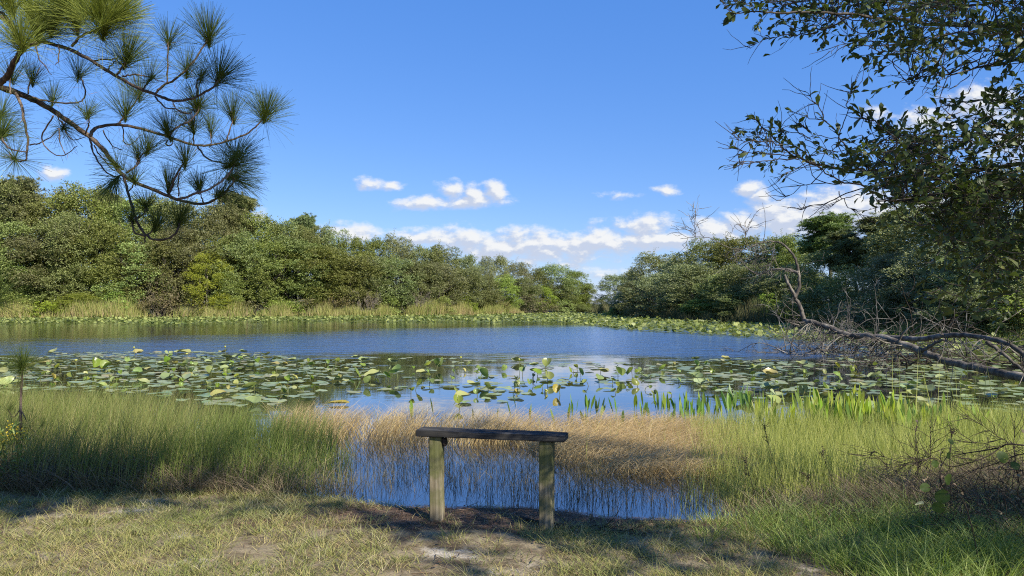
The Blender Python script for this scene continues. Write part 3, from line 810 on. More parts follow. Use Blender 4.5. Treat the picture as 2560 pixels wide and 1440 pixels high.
reeds('bank_grass', [(2050, 820), (2200, 836), (2400, 850), (2600, 858)], 7000, (-.6, 2.0), .75, .03, M_reed_green, dens=.8)
reeds('inlet_brush', [(1440, 783.5), (1480, 783), (1500, 785), (1540, 792)], 1500, (0, 2), 1.9, .06, M_reed_dark, dens=1)
# ================================================================== water lilies (spatterdock)
rng = np.random.default_rng(31)
def padmat(name, cols, rough, spec, trans=.15):
    return veg(name, cols, trans, rough, spec, .16, .0)
M_pad = padmat('lily_pad_skin', [(.17, .23, .08), (.23, .29, .10), (.28, .33, .12), (.30, .32, .10), (.32, .28, .08)], .30, .5)
M_padleaf = veg('lily_leaf_skin', [(.13, .19, .035), (.19, .25, .045), (.25, .30, .06)], .35, .35, .45, .15)
M_padyellow = veg('yellow_lily_skin', [(.34, .31, .06), (.38, .33, .08), (.30, .29, .07)], .3, .4, .4, .1)
M_stalk = veg('lily_stalk', [(.10, .12, .03), (.14, .15, .05)], .1, .5, .3, .1)
def pad_mesh(seed, cup=.0, fold=0., n=20, wav=.03, mat=None, name='lily_pad'):
    """round leaf with a notch, radius 1, stalk at the notch"""
    r = np.random.default_rng(seed)
    th = np.linspace(.13, 2 * PI - .13, n)
    asp = r.uniform(.82, .95)
    rings = []
    for k, q in enumerate((.0, .5, .85, 1.0)):
        rr = q * (1 + .10 * np.cos(th) * -1 + .03 * np.sin(3 * th + r.uniform(0, 6)))
        x = rr * np.cos(th) ; y = rr * np.sin(th) * asp
        z = cup * q ** 2 + wav * q * q * np.sin(2 * th + r.uniform(0, .4)) + wav * .6 * q ** 3 * np.sin(5 * th + seed) + fold * np.abs(y) ** 1.3
        rings.append(np.stack([x, y, z], 1))
    V = np.concatenate([rings[0][:1]] + rings[1:])
    F3 = [[0, 1 + i, 2 + i] for i in range(n - 1)]; F4 = []
    for k in range(2):
        o = 1 + k * n
        F4 += [[o + i, o + n + i, o + n + i + 1, o + i + 1] for i in range(n - 1)]
    rn = np.clip(np.full(len(V), r.uniform(.05, .7)) + vnoise(V[:, 0], V[:, 1] + seed, 1.6, 3) * .5 - .2, 0, 1); rn[-n:] = np.clip(rn[-n:] + .3, 0, 1)
    return mesh_np(name, V, [np.array(F3), np.array(F4)], mat, rn, True)
PADS = [pad_mesh(300 + k, cup=[0, .03, -.02, .05, 0, .02][k], wav=[.015, .03, .05, .02, .04, .07][k], mat=M_pad) for k in range(6)] + [pad_mesh(310 + k, cup=[.25, -.12, .1, .4][k], fold=[.3, 0, .5, .1][k], wav=[.10, .08, .06, .12][k], mat=M_pad) for k in range(4)]
LEAFS = [pad_mesh(320 + k, cup=[.15, .3, -.35, .1, -.2, .2][k], fold=[.35, .6, -.2, .9, .2, 1.2][k], wav=.08, mat=M_padleaf, name='leaf_blade') for k in range(6)]
LEAFY = [pad_mesh(340 + k, cup=.15, fold=[.4, .9][k], wav=.08, mat=M_padyellow, name='leaf_blade') for k in range(2)]
def pad_arrays(me):
    V = np.empty(len(me.vertices) * 3, np.float32); me.vertices.foreach_get('co', V); V = V.reshape(-1, 3)
    return V
# --- where the floating pads lie (photo px of the water level -> ground polygons)
BEDS = [('left', [(-60, 890), (120, 884), (260, 878), (480, 880), (640, 884), (760, 900), (880, 898), (905, 930), (860, 985), (700, 1010), (560, 1015), (300, 985), (-60, 970)], 6.2),
        ('left', [(520, 985), (700, 985), (690, 1018), (520, 1018)], 2.0),
        ('middle', [(850, 896), (1000, 893), (1180, 900), (1420, 905), (1640, 910), (1650, 965), (1440, 992), (1180, 1010), (1000, 985), (860, 985)], 2.3),
        ('right', [(1640, 906), (1800, 898), (2050, 905), (2600, 940), (2620, 1045), (2330, 1052), (2080, 1020), (1830, 1003), (1680, 985)], 5.6),
        ('right', [(2050, 875), (2260, 868), (2600, 880), (2620, 940), (2300, 925), (2080, 905)], 5.2)]
allp = []
for bed, poly, dens in BEDS:
    W_ = [wp(*p)[:2] for p in poly]
    A = .5 * abs(sum(W_[i - 1][0] * W_[i][1] - W_[i][0] * W_[i - 1][1] for i in range(len(W_))))
    n = int(A * dens * 2.0)
    q = sample_poly(W_, n)
    nz = vnoise(q[:, 0], q[:, 1], .55, 3)
    q = q[(nz + rng.uniform(-.12, .12, n)) > .42]
    for x, y in q: allp.append([bed, x, y, rng.uniform(.09, .175) * (1.1 if rng.random() < .3 else 1)])
# keep the floating pads from lying deeply inside each other
grid = {}; keep = []
rng.shuffle(allp)
for b_, x, y, r in allp:
    x, y, r = float(x), float(y), float(r)
    ok = True; cx, cy_ = int(x / .5), int(y / .5)
    for i in (-1, 0, 1):
        for j in (-1, 0, 1):
            for (X_, Y_, R_) in grid.get((cx + i, cy_ + j), ()):
                if math.hypot(x - X_, y - Y_) < .62 * (r + R_): ok = False
    if ok and shore_sd(np.array([x]), np.array([y]))[0] < -.15:
        grid.setdefault((cx, cy_), []).append((x, y, r)); keep.append((str(b_), x, y, r))
vis = proj(np.array([(k[1], k[2], 0) for k in keep]))
order = sorted(range(len(keep)), key=lambda i: keep[i][2] + (0 if -30 < vis[i, 0] < 2590 else 100))
LBL = {'left': 'flat grey-green lily pad floating in the dense near bed left of the bench', 'middle': 'flat green lily pad floating in the sparse near bed straight beyond the bench',
       'right': 'flat pale lily pad on the dark water of the near bed at the right'}
stuffg = G()
for rank, i in enumerate(order):
    bed, x, y, r = keep[i]
    k = int(rng.integers(0, 6)) if rng.random() < .88 else int(rng.integers(6, 10)); a = rng.uniform(0, 2 * PI); tx, ty = rng.normal(0, .04 if k < 6 else .16, 2)
    zz = .010 + rng.uniform(0, .022) + (.02 if k > 5 else 0)
    if rank < 290:
        o = bpy.data.objects.new('lily_pad', PADS[k]); C.objects.link(o)
        o.location = (x, y, zz); o.rotation_euler = (tx, ty, a); o.scale = (r, r, r)
        tag(o, LBL[bed], 'lily pad', 'lily pads of the %s near bed' % bed)
    else:
        V = pad_arrays(PADS[k]); M3 = np.array(Euler((tx, ty, a)).to_matrix())
        F = {}
        for p_ in PADS[k].polygons: F.setdefault(len(p_.vertices), []).append(list(p_.vertices))
        stuffg.add((V @ M3.T) * r + [x, y, zz], [np.array(f) for f in F.values()], rng.uniform(0, 1))
o = stuffg.obj('lily_pads', M_pad, smooth=True); tag(o, kind='stuff')

# --- raised leaves on stalks
RL = [  # px, py of the leaf, radius px, yellow, label
 (893, 925, 34, 0, 'big upright lily leaf, darkest of the tall ones left of the bench line'), (990, 931, 34, 0, 'big bright upright lily leaf above the left bench post'), (965, 938, 24, 0, 'lily leaf tucked against the left side of the big bright one'),
 (235, 905, 28, 0, 'broad bright lily leaf standing at the back of the left bed'), (268, 916, 26, 0, 'sloping lily leaf right of the broad bright one at the left'), (460, 914, 28, 0, 'raised round lily leaf in the middle of the left bed'), (420, 903, 18, 0, 'small upright yellowish lily leaf behind the left bed'),
 (130, 940, 16, 1, 'yellow curled lily leaf near the pine sapling'), (345, 930, 22, 0, 'curled pale lily leaf in the left bed'), (180, 935, 20, 0, 'raised lily leaf right of the pine sapling head'),
 (1140, 972, 24, 0, 'dark domed lily leaf over the middle water'), (1143, 1000, 28, 0, 'dome-shaped dark lily leaf nearest the tan sedge'), (1394, 971, 24, 1, 'yellow upright lily leaf reflected in the blue water'), (1206, 937, 30, 0, 'large leaning lily leaf above the bench middle'),
 (1845, 985, 24, 0, 'single bright upright lily leaf over the dark right water'), (1578, 928, 24, 0, 'dark lily leaf on the top right of the middle clump'), (1545, 930, 26, 0, 'lily leaf at the centre of the middle right clump'), (1500, 940, 26, 0, 'lily leaf on the left of the middle right clump'),
 (1590, 950, 24, 0, 'low lily leaf at the right of the middle right clump'), (1340, 930, 26, 0, 'lily leaf of the clump above the right bench post'), (1310, 925, 22, 0, 'tilted lily leaf left of the clump above the right bench post'), (1370, 940, 26, 0, 'darker lily leaf right of the clump above the right bench post'),
 (1100, 908, 28, 0, 'raised lily leaf at the back of the middle bed'), (1065, 906, 22, 0, 'yellow-green lily leaf left at the back of the middle bed'), (1368, 905, 26, 0, 'raised lily leaf alone at the back of the middle water'), (1660, 920, 22, 0, 'green lily leaf where the blue water turns dark'),
 (1738, 908, 16, 0, 'thin upright lily leaf at the back of the right bed'), (1880, 912, 16, 0, 'small upright lily leaf in the back of the right bed'), (2008, 972, 24, 1, 'folded yellowish lily leaf below the log'), (2060, 965, 20, 0, 'bright lily leaf under the log twigs'), (2095, 930, 22, 0, 'bright lily leaf behind the hanging twigs'),
 (1050, 960, 22, 0, 'curled lily leaf left of the sparse middle water'), (925, 950, 22, 0, 'low lily leaf below the big upright ones'), (880, 955, 18, 0, 'yellow-green lily leaf at the right end of the left bed'), (530, 925, 22, 0, 'lily leaf right of the round raised one in the left bed'),
 (590, 960, 18, 1, 'yellow lily leaf low in the left bed'), (640, 905, 18, 0, 'lily leaf at the right back corner of the left bed'), (780, 905, 18, 0, 'upright lily leaf between the left and middle beds'), (720, 945, 18, 0, 'folded lily leaf in the right part of the left bed'), (700, 962, 14, 1, 'pale yellow lily leaf in the right part of the left bed'),
 (1290, 955, 20, 0, 'tattered lily leaf over the middle water'), (1450, 930, 20, 0, 'small lily leaf left of the middle right clump'), (1215, 965, 22, 0, 'drooping lily leaf below the large leaning one'), (2210, 1010, 18, 0, 'raised lily leaf near the right sedge'), (1700, 945, 18, 0, 'raised lily leaf among the right pads')]
extra = []
for (x0, x1, y0, y1, n, lab, grp) in [(0, 850, 890, 975, 85, 'small raised lily leaf among the crowded left pads', 'small raised leaves of the left bed'), (880, 1640, 900, 985, 46, 'small raised lily leaf scattered over the middle water', 'small raised leaves of the middle bed'), (1650, 2540, 905, 1000, 42, 'small raised lily leaf among the pads on the dark right water', 'small raised leaves of the right bed')]:
    for _ in range(n): extra.append((rng.uniform(x0, x1), rng.uniform(y0, y1), rng.uniform(9, 17), int(rng.random() < .12), lab, grp))
def lily_leaf(px, py, rpx, yel, lab, grp):
    rpx = rpx * .50; D0 = 2880.0 / (py + rpx * 1.3 - 760)
    p = at(px, py, D0); r = rpx * D0 / 1800; p[2] = max(p[2], .04 + .15 * r)
    k = int(rng.integers(0, 6))
    e = empty('lily_leaf', (p[0], p[1], 0), lab, 'lily leaf', grp)
    me = LEAFY[k % 2] if yel else LEAFS[k]
    o = bpy.data.objects.new('leaf_blade', me); C.objects.link(o); o.parent = e
    o.location = (0, 0, p[2]); o.scale = (r, r, r)
    o.rotation_euler = Euler((rng.normal(0, .35), rng.uniform(-1.15, -.35) if rng.random() < .7 else rng.uniform(.0, .8), rng.uniform(0, 2 * PI) if rng.random() < .4 else rng.normal(PI * .5, .9)))
    g = G(); off = rng.normal(0, .06, 2)
    tubes(g, catmull([[off[0], off[1], -.3], [off[0] * .6, off[1] * .6, p[2] * .5], [0, 0, p[2] + .01]], 6), np.full(6, .006), 5)
    s_ = g.mesh('stalk', M_stalk, True); s_ = bpy.data.objects.new('stalk', s_); C.objects.link(s_); s_.parent = e
for (px, py, rp, ye, lab) in RL: lily_leaf(px, py, rp, ye, lab, 'raised lily leaves')
for (px, py, rp, ye, lab, grp) in extra: lily_leaf(px, py, rp, ye, lab, grp)
# fallen yellow leaf afloat
o = bpy.data.objects.new('fallen_leaf', LEAFY[1]); C.objects.link(o); q = wp(850, 1012)
o.location = (q[0], q[1], .02); o.scale = (.17, .05, .05); o.rotation_euler = (.2, 0, .1)
tag(o, 'long yellow fallen lily leaf floating before the tan sedge', 'leaf')
# flower buds on stalks
M_bud = veg('lily_bud_skin', [(.45, .45, .10), (.38, .42, .10)], .2, .4, .3, 0)
import bmesh
bm = bmesh.new(); bmesh.ops.create_uvsphere(bm, u_segments=10, v_segments=8, radius=.028)
for v_ in bm.verts: v_.co.z *= 1.0 if v_.co.z < 0 else .75
bud_me = bpy.data.meshes.new('bud'); bm.to_mesh(bud_me); bm.free(); bud_me.materials.append(M_bud)
for (px, py, lab) in [(335, 868, 'tall lily bud at the back of the left bed, left of two'), (563, 866, 'tall lily bud at the back of the left bed, right of two'), (467, 884, 'lily bud above the raised round leaf'), (190, 900, 'lily bud near the pine sapling head'),
                      (1152, 893, 'tiny lily bud at the back of the middle bed'), (1298, 898, 'lily bud on a thin stalk over the middle water'), (1900, 900, 'lily bud at the back of the right bed'), (2318, 1012, 'round lily bud above the right sedge')]:
    D0 = 2880.0 / (py + 24 - 760); p = at(px, py, D0)
    e = empty('lily_bud', (p[0], p[1], 0), lab, 'flower bud', 'lily buds')
    o = bpy.data.objects.new('bud', bud_me); C.objects.link(o); o.parent = e; o.location = (0, 0, p[2])
    g = G(); tubes(g, catmull([[.03, 0, -.3], [.01, 0, p[2] * .5], [0, 0, p[2]]], 5), np.full(5, .006), 5)
    o = bpy.data.objects.new('stalk', g.mesh('stalk', M_stalk, True)); C.objects.link(o); o.parent = e
# far beds: countless
FARP = [(-60, 812), (200, 808), (420, 814), (640, 806), (860, 803), (1000, 805.5), (1270, 806), (1420, 808), (1560, 826), (1830, 842), (2050, 858), (2250, 872), (2620, 885),
        (2620, 864), (2400, 853), (2200, 838), (2000, 816), (1850, 810), (1700, 803.5), (1540, 793), (1480, 784), (1350, 785.5), (1100, 791), (850, 794), (400, 797), (-60, 798.5)]
W_ = [wp(*p)[:2] for p in FARP]
q = sample_poly(W_, 42000)
pr_ = proj(np.column_stack([q, np.zeros(len(q))]))
nz = vnoise(q[:, 0], q[:, 1], .22, 3)
gap = ((pr_[:, 0] > 880) & (pr_[:, 0] < 1240) & (pr_[:, 1] > 797.5) & (pr_[:, 1] < 801.5)) | ((pr_[:, 0] > 560) & (pr_[:, 0] < 760) & (pr_[:, 1] > 801) & (pr_[:, 1] < 804))
q = q[(nz + rng.uniform(-.15, .15, len(q)) > .40) & ~gap]
n = len(q); D_ = np.hypot(q[:, 0], q[:, 1])
g = G(); th = np.linspace(.2, 2 * PI - .2, 8)
r = rng.uniform(.08, .145, n); tilt = np.where(rng.random(n) < .74, rng.normal(0, .10, n), rng.uniform(.3, 1.1, n)); az = rng.uniform(0, 2 * PI, n)
h = np.abs(rng.normal(0, .10, n)) + np.abs(np.sin(tilt)) * r + .01
lx = np.cos(th)[None] * r[:, None]; ly = np.sin(th)[None] * r[:, None]
lz = lx * np.sin(tilt)[:, None]; lx2 = lx * np.cos(tilt)[:, None]
V = np.stack([q[:, :1] + lx2 * np.cos(az)[:, None] - ly * np.sin(az)[:, None], q[:, 1:2] + lx2 * np.sin(az)[:, None] + ly * np.cos(az)[:, None], h[:, None] + lz], -1)
V = np.concatenate([np.stack([q[:, 0], q[:, 1], h], 1)[:, None], V], 1)
b0 = (np.arange(n) * 9)[:, None]
g.add(V.reshape(-1, 3), [np.concatenate([b0 + np.array([[0, 1 + i, 2 + i]]) for i in range(7)])], np.repeat(rng.uniform(0, 1, n), 9))
M_farpad = veg('far_lily_skin', [(.10, .14, .035), (.22, .26, .065), (.32, .35, .10), (.16, .18, .06)], .3, .4, .4, 0)
o = g.obj('lily_bed', M_farpad); tag(o, kind='stuff')
# ================================================================== sedges, rushes and grass (countless)
rng = np.random.default_rng(41)
M_lawn = veg('lawn_grass', [(.46, .37, .18), (.40, .34, .14), (.27, .26, .085), (.17, .20, .055), (.46, .40, .24)], .3, .6, .3, 0, .55, (.16, .20, .045), .7)
M_tall = veg('tall_grass', [(.09, .15, .03), (.14, .21, .045), (.25, .31, .07), (.30, .34, .09)], .35, .5, .4, 0)
M_rush = veg('green_rush', [(0.088, 0.138, 0.027), (0.138, 0.194, 0.037), (0.200, 0.225, 0.062), (0.275, 0.250, 0.100)], .3, .55, .3, 0)
M_rushl = veg('light_rush', [(.22, .27, .06), (.32, .35, .085), (.40, .40, .12), (.20, .25, .05)], .3, .55, .3, 0)
M_sedge = veg('tan_sedge', [(.42, .30, .13), (.58, .44, .21), (.66, .51, .26), (.74, .60, .35), (.38, .27, .12), (.64, .51, .23)], .42, .6, .2, 0, tcol=(1.1, 1.0, .8))
M_thatch = veg('dry_thatch', [(.17, .12, .08), (.24, .18, .12), (.12, .09, .055), (.30, .24, .15), (.15, .15, .06)], .2, .7, .2, 0)
M_straw = veg('pine_straw', [(.13, .075, .045), (.20, .12, .07), (.09, .055, .035), (.26, .19, .13)], .0, .7, .2, 0)
M_stem = veg('water_stems', [(.06, .06, .03), (.11, .10, .05), (.22, .18, .10)], .1, .6, .2, 0)

def stand(poly, n, dens=None, clump=.0):
    q = sample_poly(poly, n)
    if clump: q = q + rng.normal(0, clump, q.shape)
    if dens is not None: q = q[rng.uniform(0, 1, len(q)) < dens(q[:, 0], q[:, 1])]
    z = np.maximum(ground_z(q[:, 0], q[:, 1]), -.07)   # stems start just below the water
    return np.column_stack([q, z])
def tufted(poly, ntuft, per, rad_, dens=None):
    c = sample_poly(poly, ntuft)
    if dens is not None: c = c[rng.uniform(0, 1, len(c)) < dens(c[:, 0], c[:, 1])]
    k = len(c); off = rng.normal(0, rad_, (k * per, 2)); q = np.repeat(c, per, 0) + off
    az = np.arctan2(off[:, 1], off[:, 0]) + rng.normal(0, .5, k * per)
    return np.column_stack([q, ground_z(q[:, 0], q[:, 1])]), az, np.hypot(off[:, 0], off[:, 1]) / rad_, np.repeat(rng.uniform(0, 1, k), per)

# lawn: short, dry and patchy
FG = [(-5.4, 3.4), (4.6, 3.4), (5.2, 6.6), (2.3, 5.9), (-2.4, 6.25), (-6.4, 6.6)]
def bare(x, y):
    """worn soil round the bench"""
    e = ((x - .1) / 1.4) ** 2 + ((y - 5.46) / .38) ** 2
    return 1 - sstep(e + (vnoise(x, y, 4, 3) - .5) * .9, .7, 1.35)
def lawn_d(x, y):
    nz = vnoise(x, y, 2.1, 4)
    return np.clip(sstep(nz, .32, .54), .2, 1) * (1 - .96 * bare(x, y)) * (shore_sd(x, y) > .02)
g = G()
P, az, k, tr_ = tufted(FG, 5900, 14, .035, lawn_d)
n = len(P); mixn = vnoise(P[:, 0], P[:, 1], 1.2, 3)
blades(g, P, rng.uniform(.035, .10, n) * (.7 + .6 * tr_), az, rng.uniform(.2, 1.3, n), rng.uniform(0, .7, n), rng.uniform(.1, .5, n), rng.uniform(.003, .0055, n), 3, np.clip(.55 * tr_ + .45 * rng.uniform(0, 1, n) + (mixn - .5) * .7, 0, 1))
P = stand(FG, 47000, lawn_d); n = len(P)
blades(g, P, rng.uniform(.02, .055, n), rng.uniform(0, 2 * PI, n), rng.uniform(.3, 2.2, n), rng.uniform(0, .6, n), rng.uniform(.1, .6, n), rng.uniform(.0025, .0045, n), 2, rng.uniform(0, 1, n) ** 1.3)
o = g.obj('lawn_grass', M_lawn); tag(o, kind='stuff')
# dry thatch and pine straw lying about
def litter(poly, n, dens, ln, wd):
    P = stand(poly, n, dens); n = len(P); a = rng.uniform(0, 2 * PI, n); d = np.stack([np.cos(a), np.sin(a), rng.normal(.02, .08, n)], 1)
    L = rng.uniform(*ln, n); side = np.stack([-np.sin(a), np.cos(a), rng.normal(0, .3, n)], 1)
    P[:, 2] += rng.uniform(.002, .014, n)
    cards(g, P - d * L[:, None] * .5, d, np.cross(side, d), L, wd, rng.uniform(0, 1, n))
g = G()
litter(FG, 22000, lambda x, y: (.18 + .82 * bare(x, y)) * (shore_sd(x, y) > -.12), (.05, .2), .0036)
litter([(-2, 5.0), (2, 5.0), (2, 6.1), (-2, 6.1)], 9000, lambda x, y: (shore_sd(x, y) > -.1) * 1.0, (.03, .16), .003)
o = g.obj('pine_straw', M_straw); tag(o, kind='stuff')

# fallen oak leaves and twigs on the ground
M_litter = veg('fallen_leaves', [(.10, .06, .035), (.17, .11, .06), (.24, .17, .10), (.07, .05, .035)], .1, .7, .2, 0)
g = G(); P = stand(FG, 1500, lambda x, y: (.35 + .65 * bare(x, y)) * (shore_sd(x, y) > .0)); n = len(P); a = rng.uniform(0, 2 * PI, n); P[:, 2] += rng.uniform(.004, .018, n)
L_ = rng.uniform(.022, .05, n)
leaves(g, P, unit(np.stack([np.cos(a), np.sin(a), rng.normal(0, .25, n)], 1)), unit(rng.normal(0, .35, (n, 3)) + [0, 0, 1]), L_, L_ * rng.uniform(.35, .6, n), rng.uniform(0, 1, n), .15)
P = stand(FG, 240, lambda x, y: (.4 + .6 * bare(x, y)) * (shore_sd(x, y) > .0)); n = len(P); P[:, 2] += .006
tubes(g, grow(P, unit(rng.normal(0, 1, (n, 3)) * [1, 1, .06]), rng.uniform(.05, .28, n), 6, .12, 0), np.linspace(.0028, .0012, 6)[None], 4, rng.uniform(0, 1, n))
o = g.obj('leaf_litter', M_litter); tag(o, kind='stuff')
# grass left standing at the feet of the posts
g = G()
for q_ in (pl, pr):
    c_ = np.column_stack([q_[0] + rng.normal(0, .09, 60), q_[1] + rng.normal(0, .07, 60)]); c_ = c_[(np.abs(c_[:, 0] - q_[0]) > .05) | (np.abs(c_[:, 1] - q_[1]) > .055)]; n = len(c_)
    blades(g, np.column_stack([c_, ground_z(c_[:, 0], c_[:, 1])]), rng.uniform(.03, .10, n), rng.uniform(0, 6.28, n), rng.uniform(.2, .9, n), rng.uniform(0, .6, n), rng.uniform(.1, .5, n), .004, 3, rng.uniform(0, 1, n))
o = g.obj('post_grass', M_lawn); tag(o, kind='stuff')

# green rush at the left
RUSHL = [(-6.5, 6.35), (-4.4, 6.05), (-3.0, 6.05), (-2.2, 6.12), (-1.55, 6.25), (-1.5, 6.9), (-1.75, 7.6), (-2.1, 8.2), (-3.2, 8.7), (-4.6, 9.4), (-7.5, 10.4), (-8, 8)]
g = G()
edge = lambda x, y: np.clip(.35 + 1.1 * vnoise(x, y, 1.6, 3) - .25, 0, 1) * (1 - .6 * sstep(x, -2.3, -1.5))
P = stand(RUSHL, 26000, edge); n = len(P)
hh = (.36 + .22 * sstep(-P[:, 0], 1.6, 2.6)) * (.75 + .5 * vnoise(P[:, 0], P[:, 1], 1.1, 2)) * rng.uniform(.65, 1.15, n) + np.maximum(0, -P[:, 2]) * .6
blades(g, P, hh, rng.normal(.2, 1.4, n), rng.uniform(0, .28, n), rng.uniform(0, .35, n), rng.uniform(0, .2, n), rng.uniform(.0035, .0065, n), 3, np.clip(rng.beta(2, 2.4, n) + .25 * (P[:, 0] < -3.2), 0, 1))
o = g.obj('green_rush', M_rush); tag(o, kind='stuff')
# arching dry grass along the left front of the rush
g = G()
P, az, k, tr_ = tufted([(-5.2, 5.95), (-2.0, 5.95), (-1.3, 6.1), (-2.3, 6.6), (-3.2, 7.3), (-6.5, 7.6)], 520, 22, .06)
n = len(P)
blades(g, P, rng.uniform(.14, .42, n), az, rng.uniform(.2, .9, n), rng.uniform(.1, .9, n), rng.uniform(.1, .6, n), rng.uniform(.003, .006, n), 4, np.clip(tr_ * .7 + rng.uniform(0, .4, n), 0, 1))
o = g.obj('dry_grass', M_thatch); tag(o, kind='stuff')

# tan sedge in the shallow water behind the bench, blown over to the right
SED = [(-3.2, 9.7), (-2.95, 8.7), (-2.5, 8.1), (-1.7, 7.9), (-.9, 7.75), (-.35, 8.25), (.1, 8.05), (.35, 7.35), (.8, 6.75), (1.6, 6.55), (2.15, 6.5), (2.35, 7.6), (2.5, 9.3), (1.2, 9.6), (-.5, 9.2), (-1.2, 9.7)]
g = G()
sd_ = lambda x, y: np.clip(.15 + 1.3 * (vnoise(x, y, 1.3, 3) - .25), 0, 1) * np.where(x < -.6, .55, 1) * (1 - .95 * np.exp(-((x + 1.95 - .1 * (y - 8)) / .16) ** 2)) * np.where((y < 8.3) & (x < -.6), .45, 1)
P = stand(SED, 33000, sd_); n = len(P)
wet = np.maximum(0, -P[:, 2])
side = sstep(P[:, 0], -.5, .9)
hh = rng.uniform(.26, .46, n) * (.8 + .45 * vnoise(P[:, 0], P[:, 1], 1.4, 2)) + wet
blades(g, P, hh, rng.normal(.1, .8, n) + PI * (rng.random(n) < .12), rng.uniform(.0, .35, n), rng.uniform(.2, .8, n) + .55 * side, rng.uniform(.1, .35, n) + .30 * side, rng.uniform(.004, .007, n), 5, np.clip(rng.uniform(0, 1, n), 0, 1))
P = stand([(1.9, 5.9), (5.5, 7.0), (6.0, 9.2), (2.2, 9.0)], 4200, lambda x, y: np.clip(vnoise(x, y, 1.8, 3) * 1.6 - .35 - .12 * (x - 2), .04, 1)); n = len(P)
blades(g, P, rng.uniform(.15, .42, n), rng.uniform(0, 6.28, n), rng.uniform(.1, .8, n), rng.uniform(.1, .7, n), rng.uniform(.1, .5, n), rng.uniform(.003, .005, n), 4, rng.uniform(0, 1, n))
P = stand([(-5.5, 6.3), (-1.6, 6.2), (-1.7, 8.1), (-6, 9.5)], 2600, lambda x, y: np.clip(vnoise(x, y, 1.8, 3) * 1.6 - .4, .04, 1)); n = len(P)
blades(g, P, rng.uniform(.2, .55, n), rng.uniform(0, 6.28, n), rng.uniform(.1, .7, n), rng.uniform(.1, .7, n), rng.uniform(.1, .5, n), rng.uniform(.003, .005, n), 4, rng.uniform(0, 1, n))
o = g.obj('tan_sedge', M_sedge); tag(o, kind='stuff')
# scattered dark stems in the shallow water round the bench
g = G()
P = stand([(-1.7, 6.0), (-.3, 5.86), (.8, 5.6), (2.1, 5.6), (2.2, 6.6), (.8, 6.9), (.1, 8.1), (-1.7, 8.1)], 7600, lambda x, y: (1 - .85 * sstep(y, 6.9 - .35 * np.clip(x, 0, 2), 7.5 - .35 * np.clip(x, 0, 2))) * np.clip(1.7 * (vnoise(x, y, 2.2, 3) - .22) + .45 * sstep(y, 6.6, 7.6), 0, 1)); n = len(P)
blades(g, P, rng.uniform(.05, .24, n) + .07, rng.uniform(0, 2 * PI, n), rng.uniform(0, .25, n) + 1.2 * (rng.random(n) < .10), rng.uniform(0, .6, n) * (rng.random(n) < .5), rng.uniform(0, .6, n) * (rng.random(n) < .45), rng.uniform(.0022, .004, n), 4, rng.uniform(0, 1, n), blunt=.3)
o = g.obj('shallow_stems', M_stem); tag(o, kind='stuff')

# light rush at the right
RUSHR = [(1.3, 5.62), (2.2, 5.72), (3.4, 6.0), (5.2, 6.6), (8.5, 8.2), (9.5, 10.5), (6.9, 9.6), (5.2, 9.3), (3.6, 9.2), (2.2, 9.0), (2.0, 7.6), (1.5, 6.4)]
g = G()
rd = lambda x, y: np.clip(.3 + 1.0 * vnoise(x, y, 1.5, 3), 0, 1) * np.where(x < 1.75, .35, 1)
P = stand(RUSHR, 41000, rd); n = len(P)
hh = (.24 + .14 * sstep(P[:, 0], 1.5, 2.6)) * (.75 + .5 * vnoise(P[:, 0], P[:, 1], 1.2, 2)) * rng.uniform(.65, 1.2, n) + np.maximum(0, -P[:, 2])
blades(g, P, hh, rng.normal(.5, 1.5, n), rng.uniform(0, .22, n), rng.uniform(0, .3, n), rng.uniform(0, .2, n), rng.uniform(.0032, .006, n), 3, np.clip(rng.beta(2, 2, n), 0, 1))
P = stand(SED, 1500, lambda x, y: np.clip(.12 + sstep(x, .9, 2.2), 0, 1)); n = len(P)
blades(g, P, rng.uniform(.2, .5, n), rng.uniform(0, 6.28, n), rng.uniform(0, .3, n), rng.uniform(0, .3, n), .1, rng.uniform(.003, .006, n), 3, rng.uniform(0, 1, n))
P = stand([(4.6, 8.6), (6.4, 9.2), (6.2, 10.2), (4.6, 9.6)], 26, None); n = len(P)
blades(g, P, rng.uniform(.5, .95, n) + .2, rng.uniform(0, 6.28, n), rng.uniform(0, .12, n), rng.uniform(0, .1, n), 0, .011, 3, .5)
o = g.obj('light_rush', M_rushl); tag(o, kind='stuff')
# long green grass in the right foreground
TG = [(1.15, 4.9), (1.7, 4.55), (2.0, 3.7), (5.6, 3.7), (7.5, 6.8), (5.2, 6.5), (3.4, 6.0), (2.2, 5.62), (1.5, 5.3)]
g = G()
P, az, k, tr_ = tufted(TG, 1500, 24, .07, lambda x, y: np.clip(.25 + 1.5 * (vnoise(x, y, 1.7, 3) - .3), 0, 1) * sstep(x, .9, 1.9))
n = len(P); gro = sstep(P[:, 0], 1.1, 2.4)
blades(g, P, rng.uniform(.10, .24, n) * (.55 + .75 * gro), az, rng.uniform(.1, .7, n), rng.uniform(.1, .8, n), rng.uniform(.05, .55, n), rng.uniform(.0035, .006, n), 4, np.clip(tr_ * .5 + rng.uniform(0, .5, n), 0, 1))
o = g.obj('tall_grass', M_tall); tag(o, kind='stuff')
g = G()
P, az, k, tr_ = tufted([(1.5, 5.5), (2.6, 5.0), (3.2, 4.2), (4.6, 4.6), (5.2, 6.6), (3.2, 6.2)], 420, 20, .08); n = len(P)
blades(g, P, rng.uniform(.10, .34, n), az, rng.uniform(.2, .9, n), rng.uniform(.1, .9, n), rng.uniform(.1, .6, n), rng.uniform(.003, .006, n), 4, np.clip(tr_ * .7 + rng.uniform(0, .4, n), 0, 1))
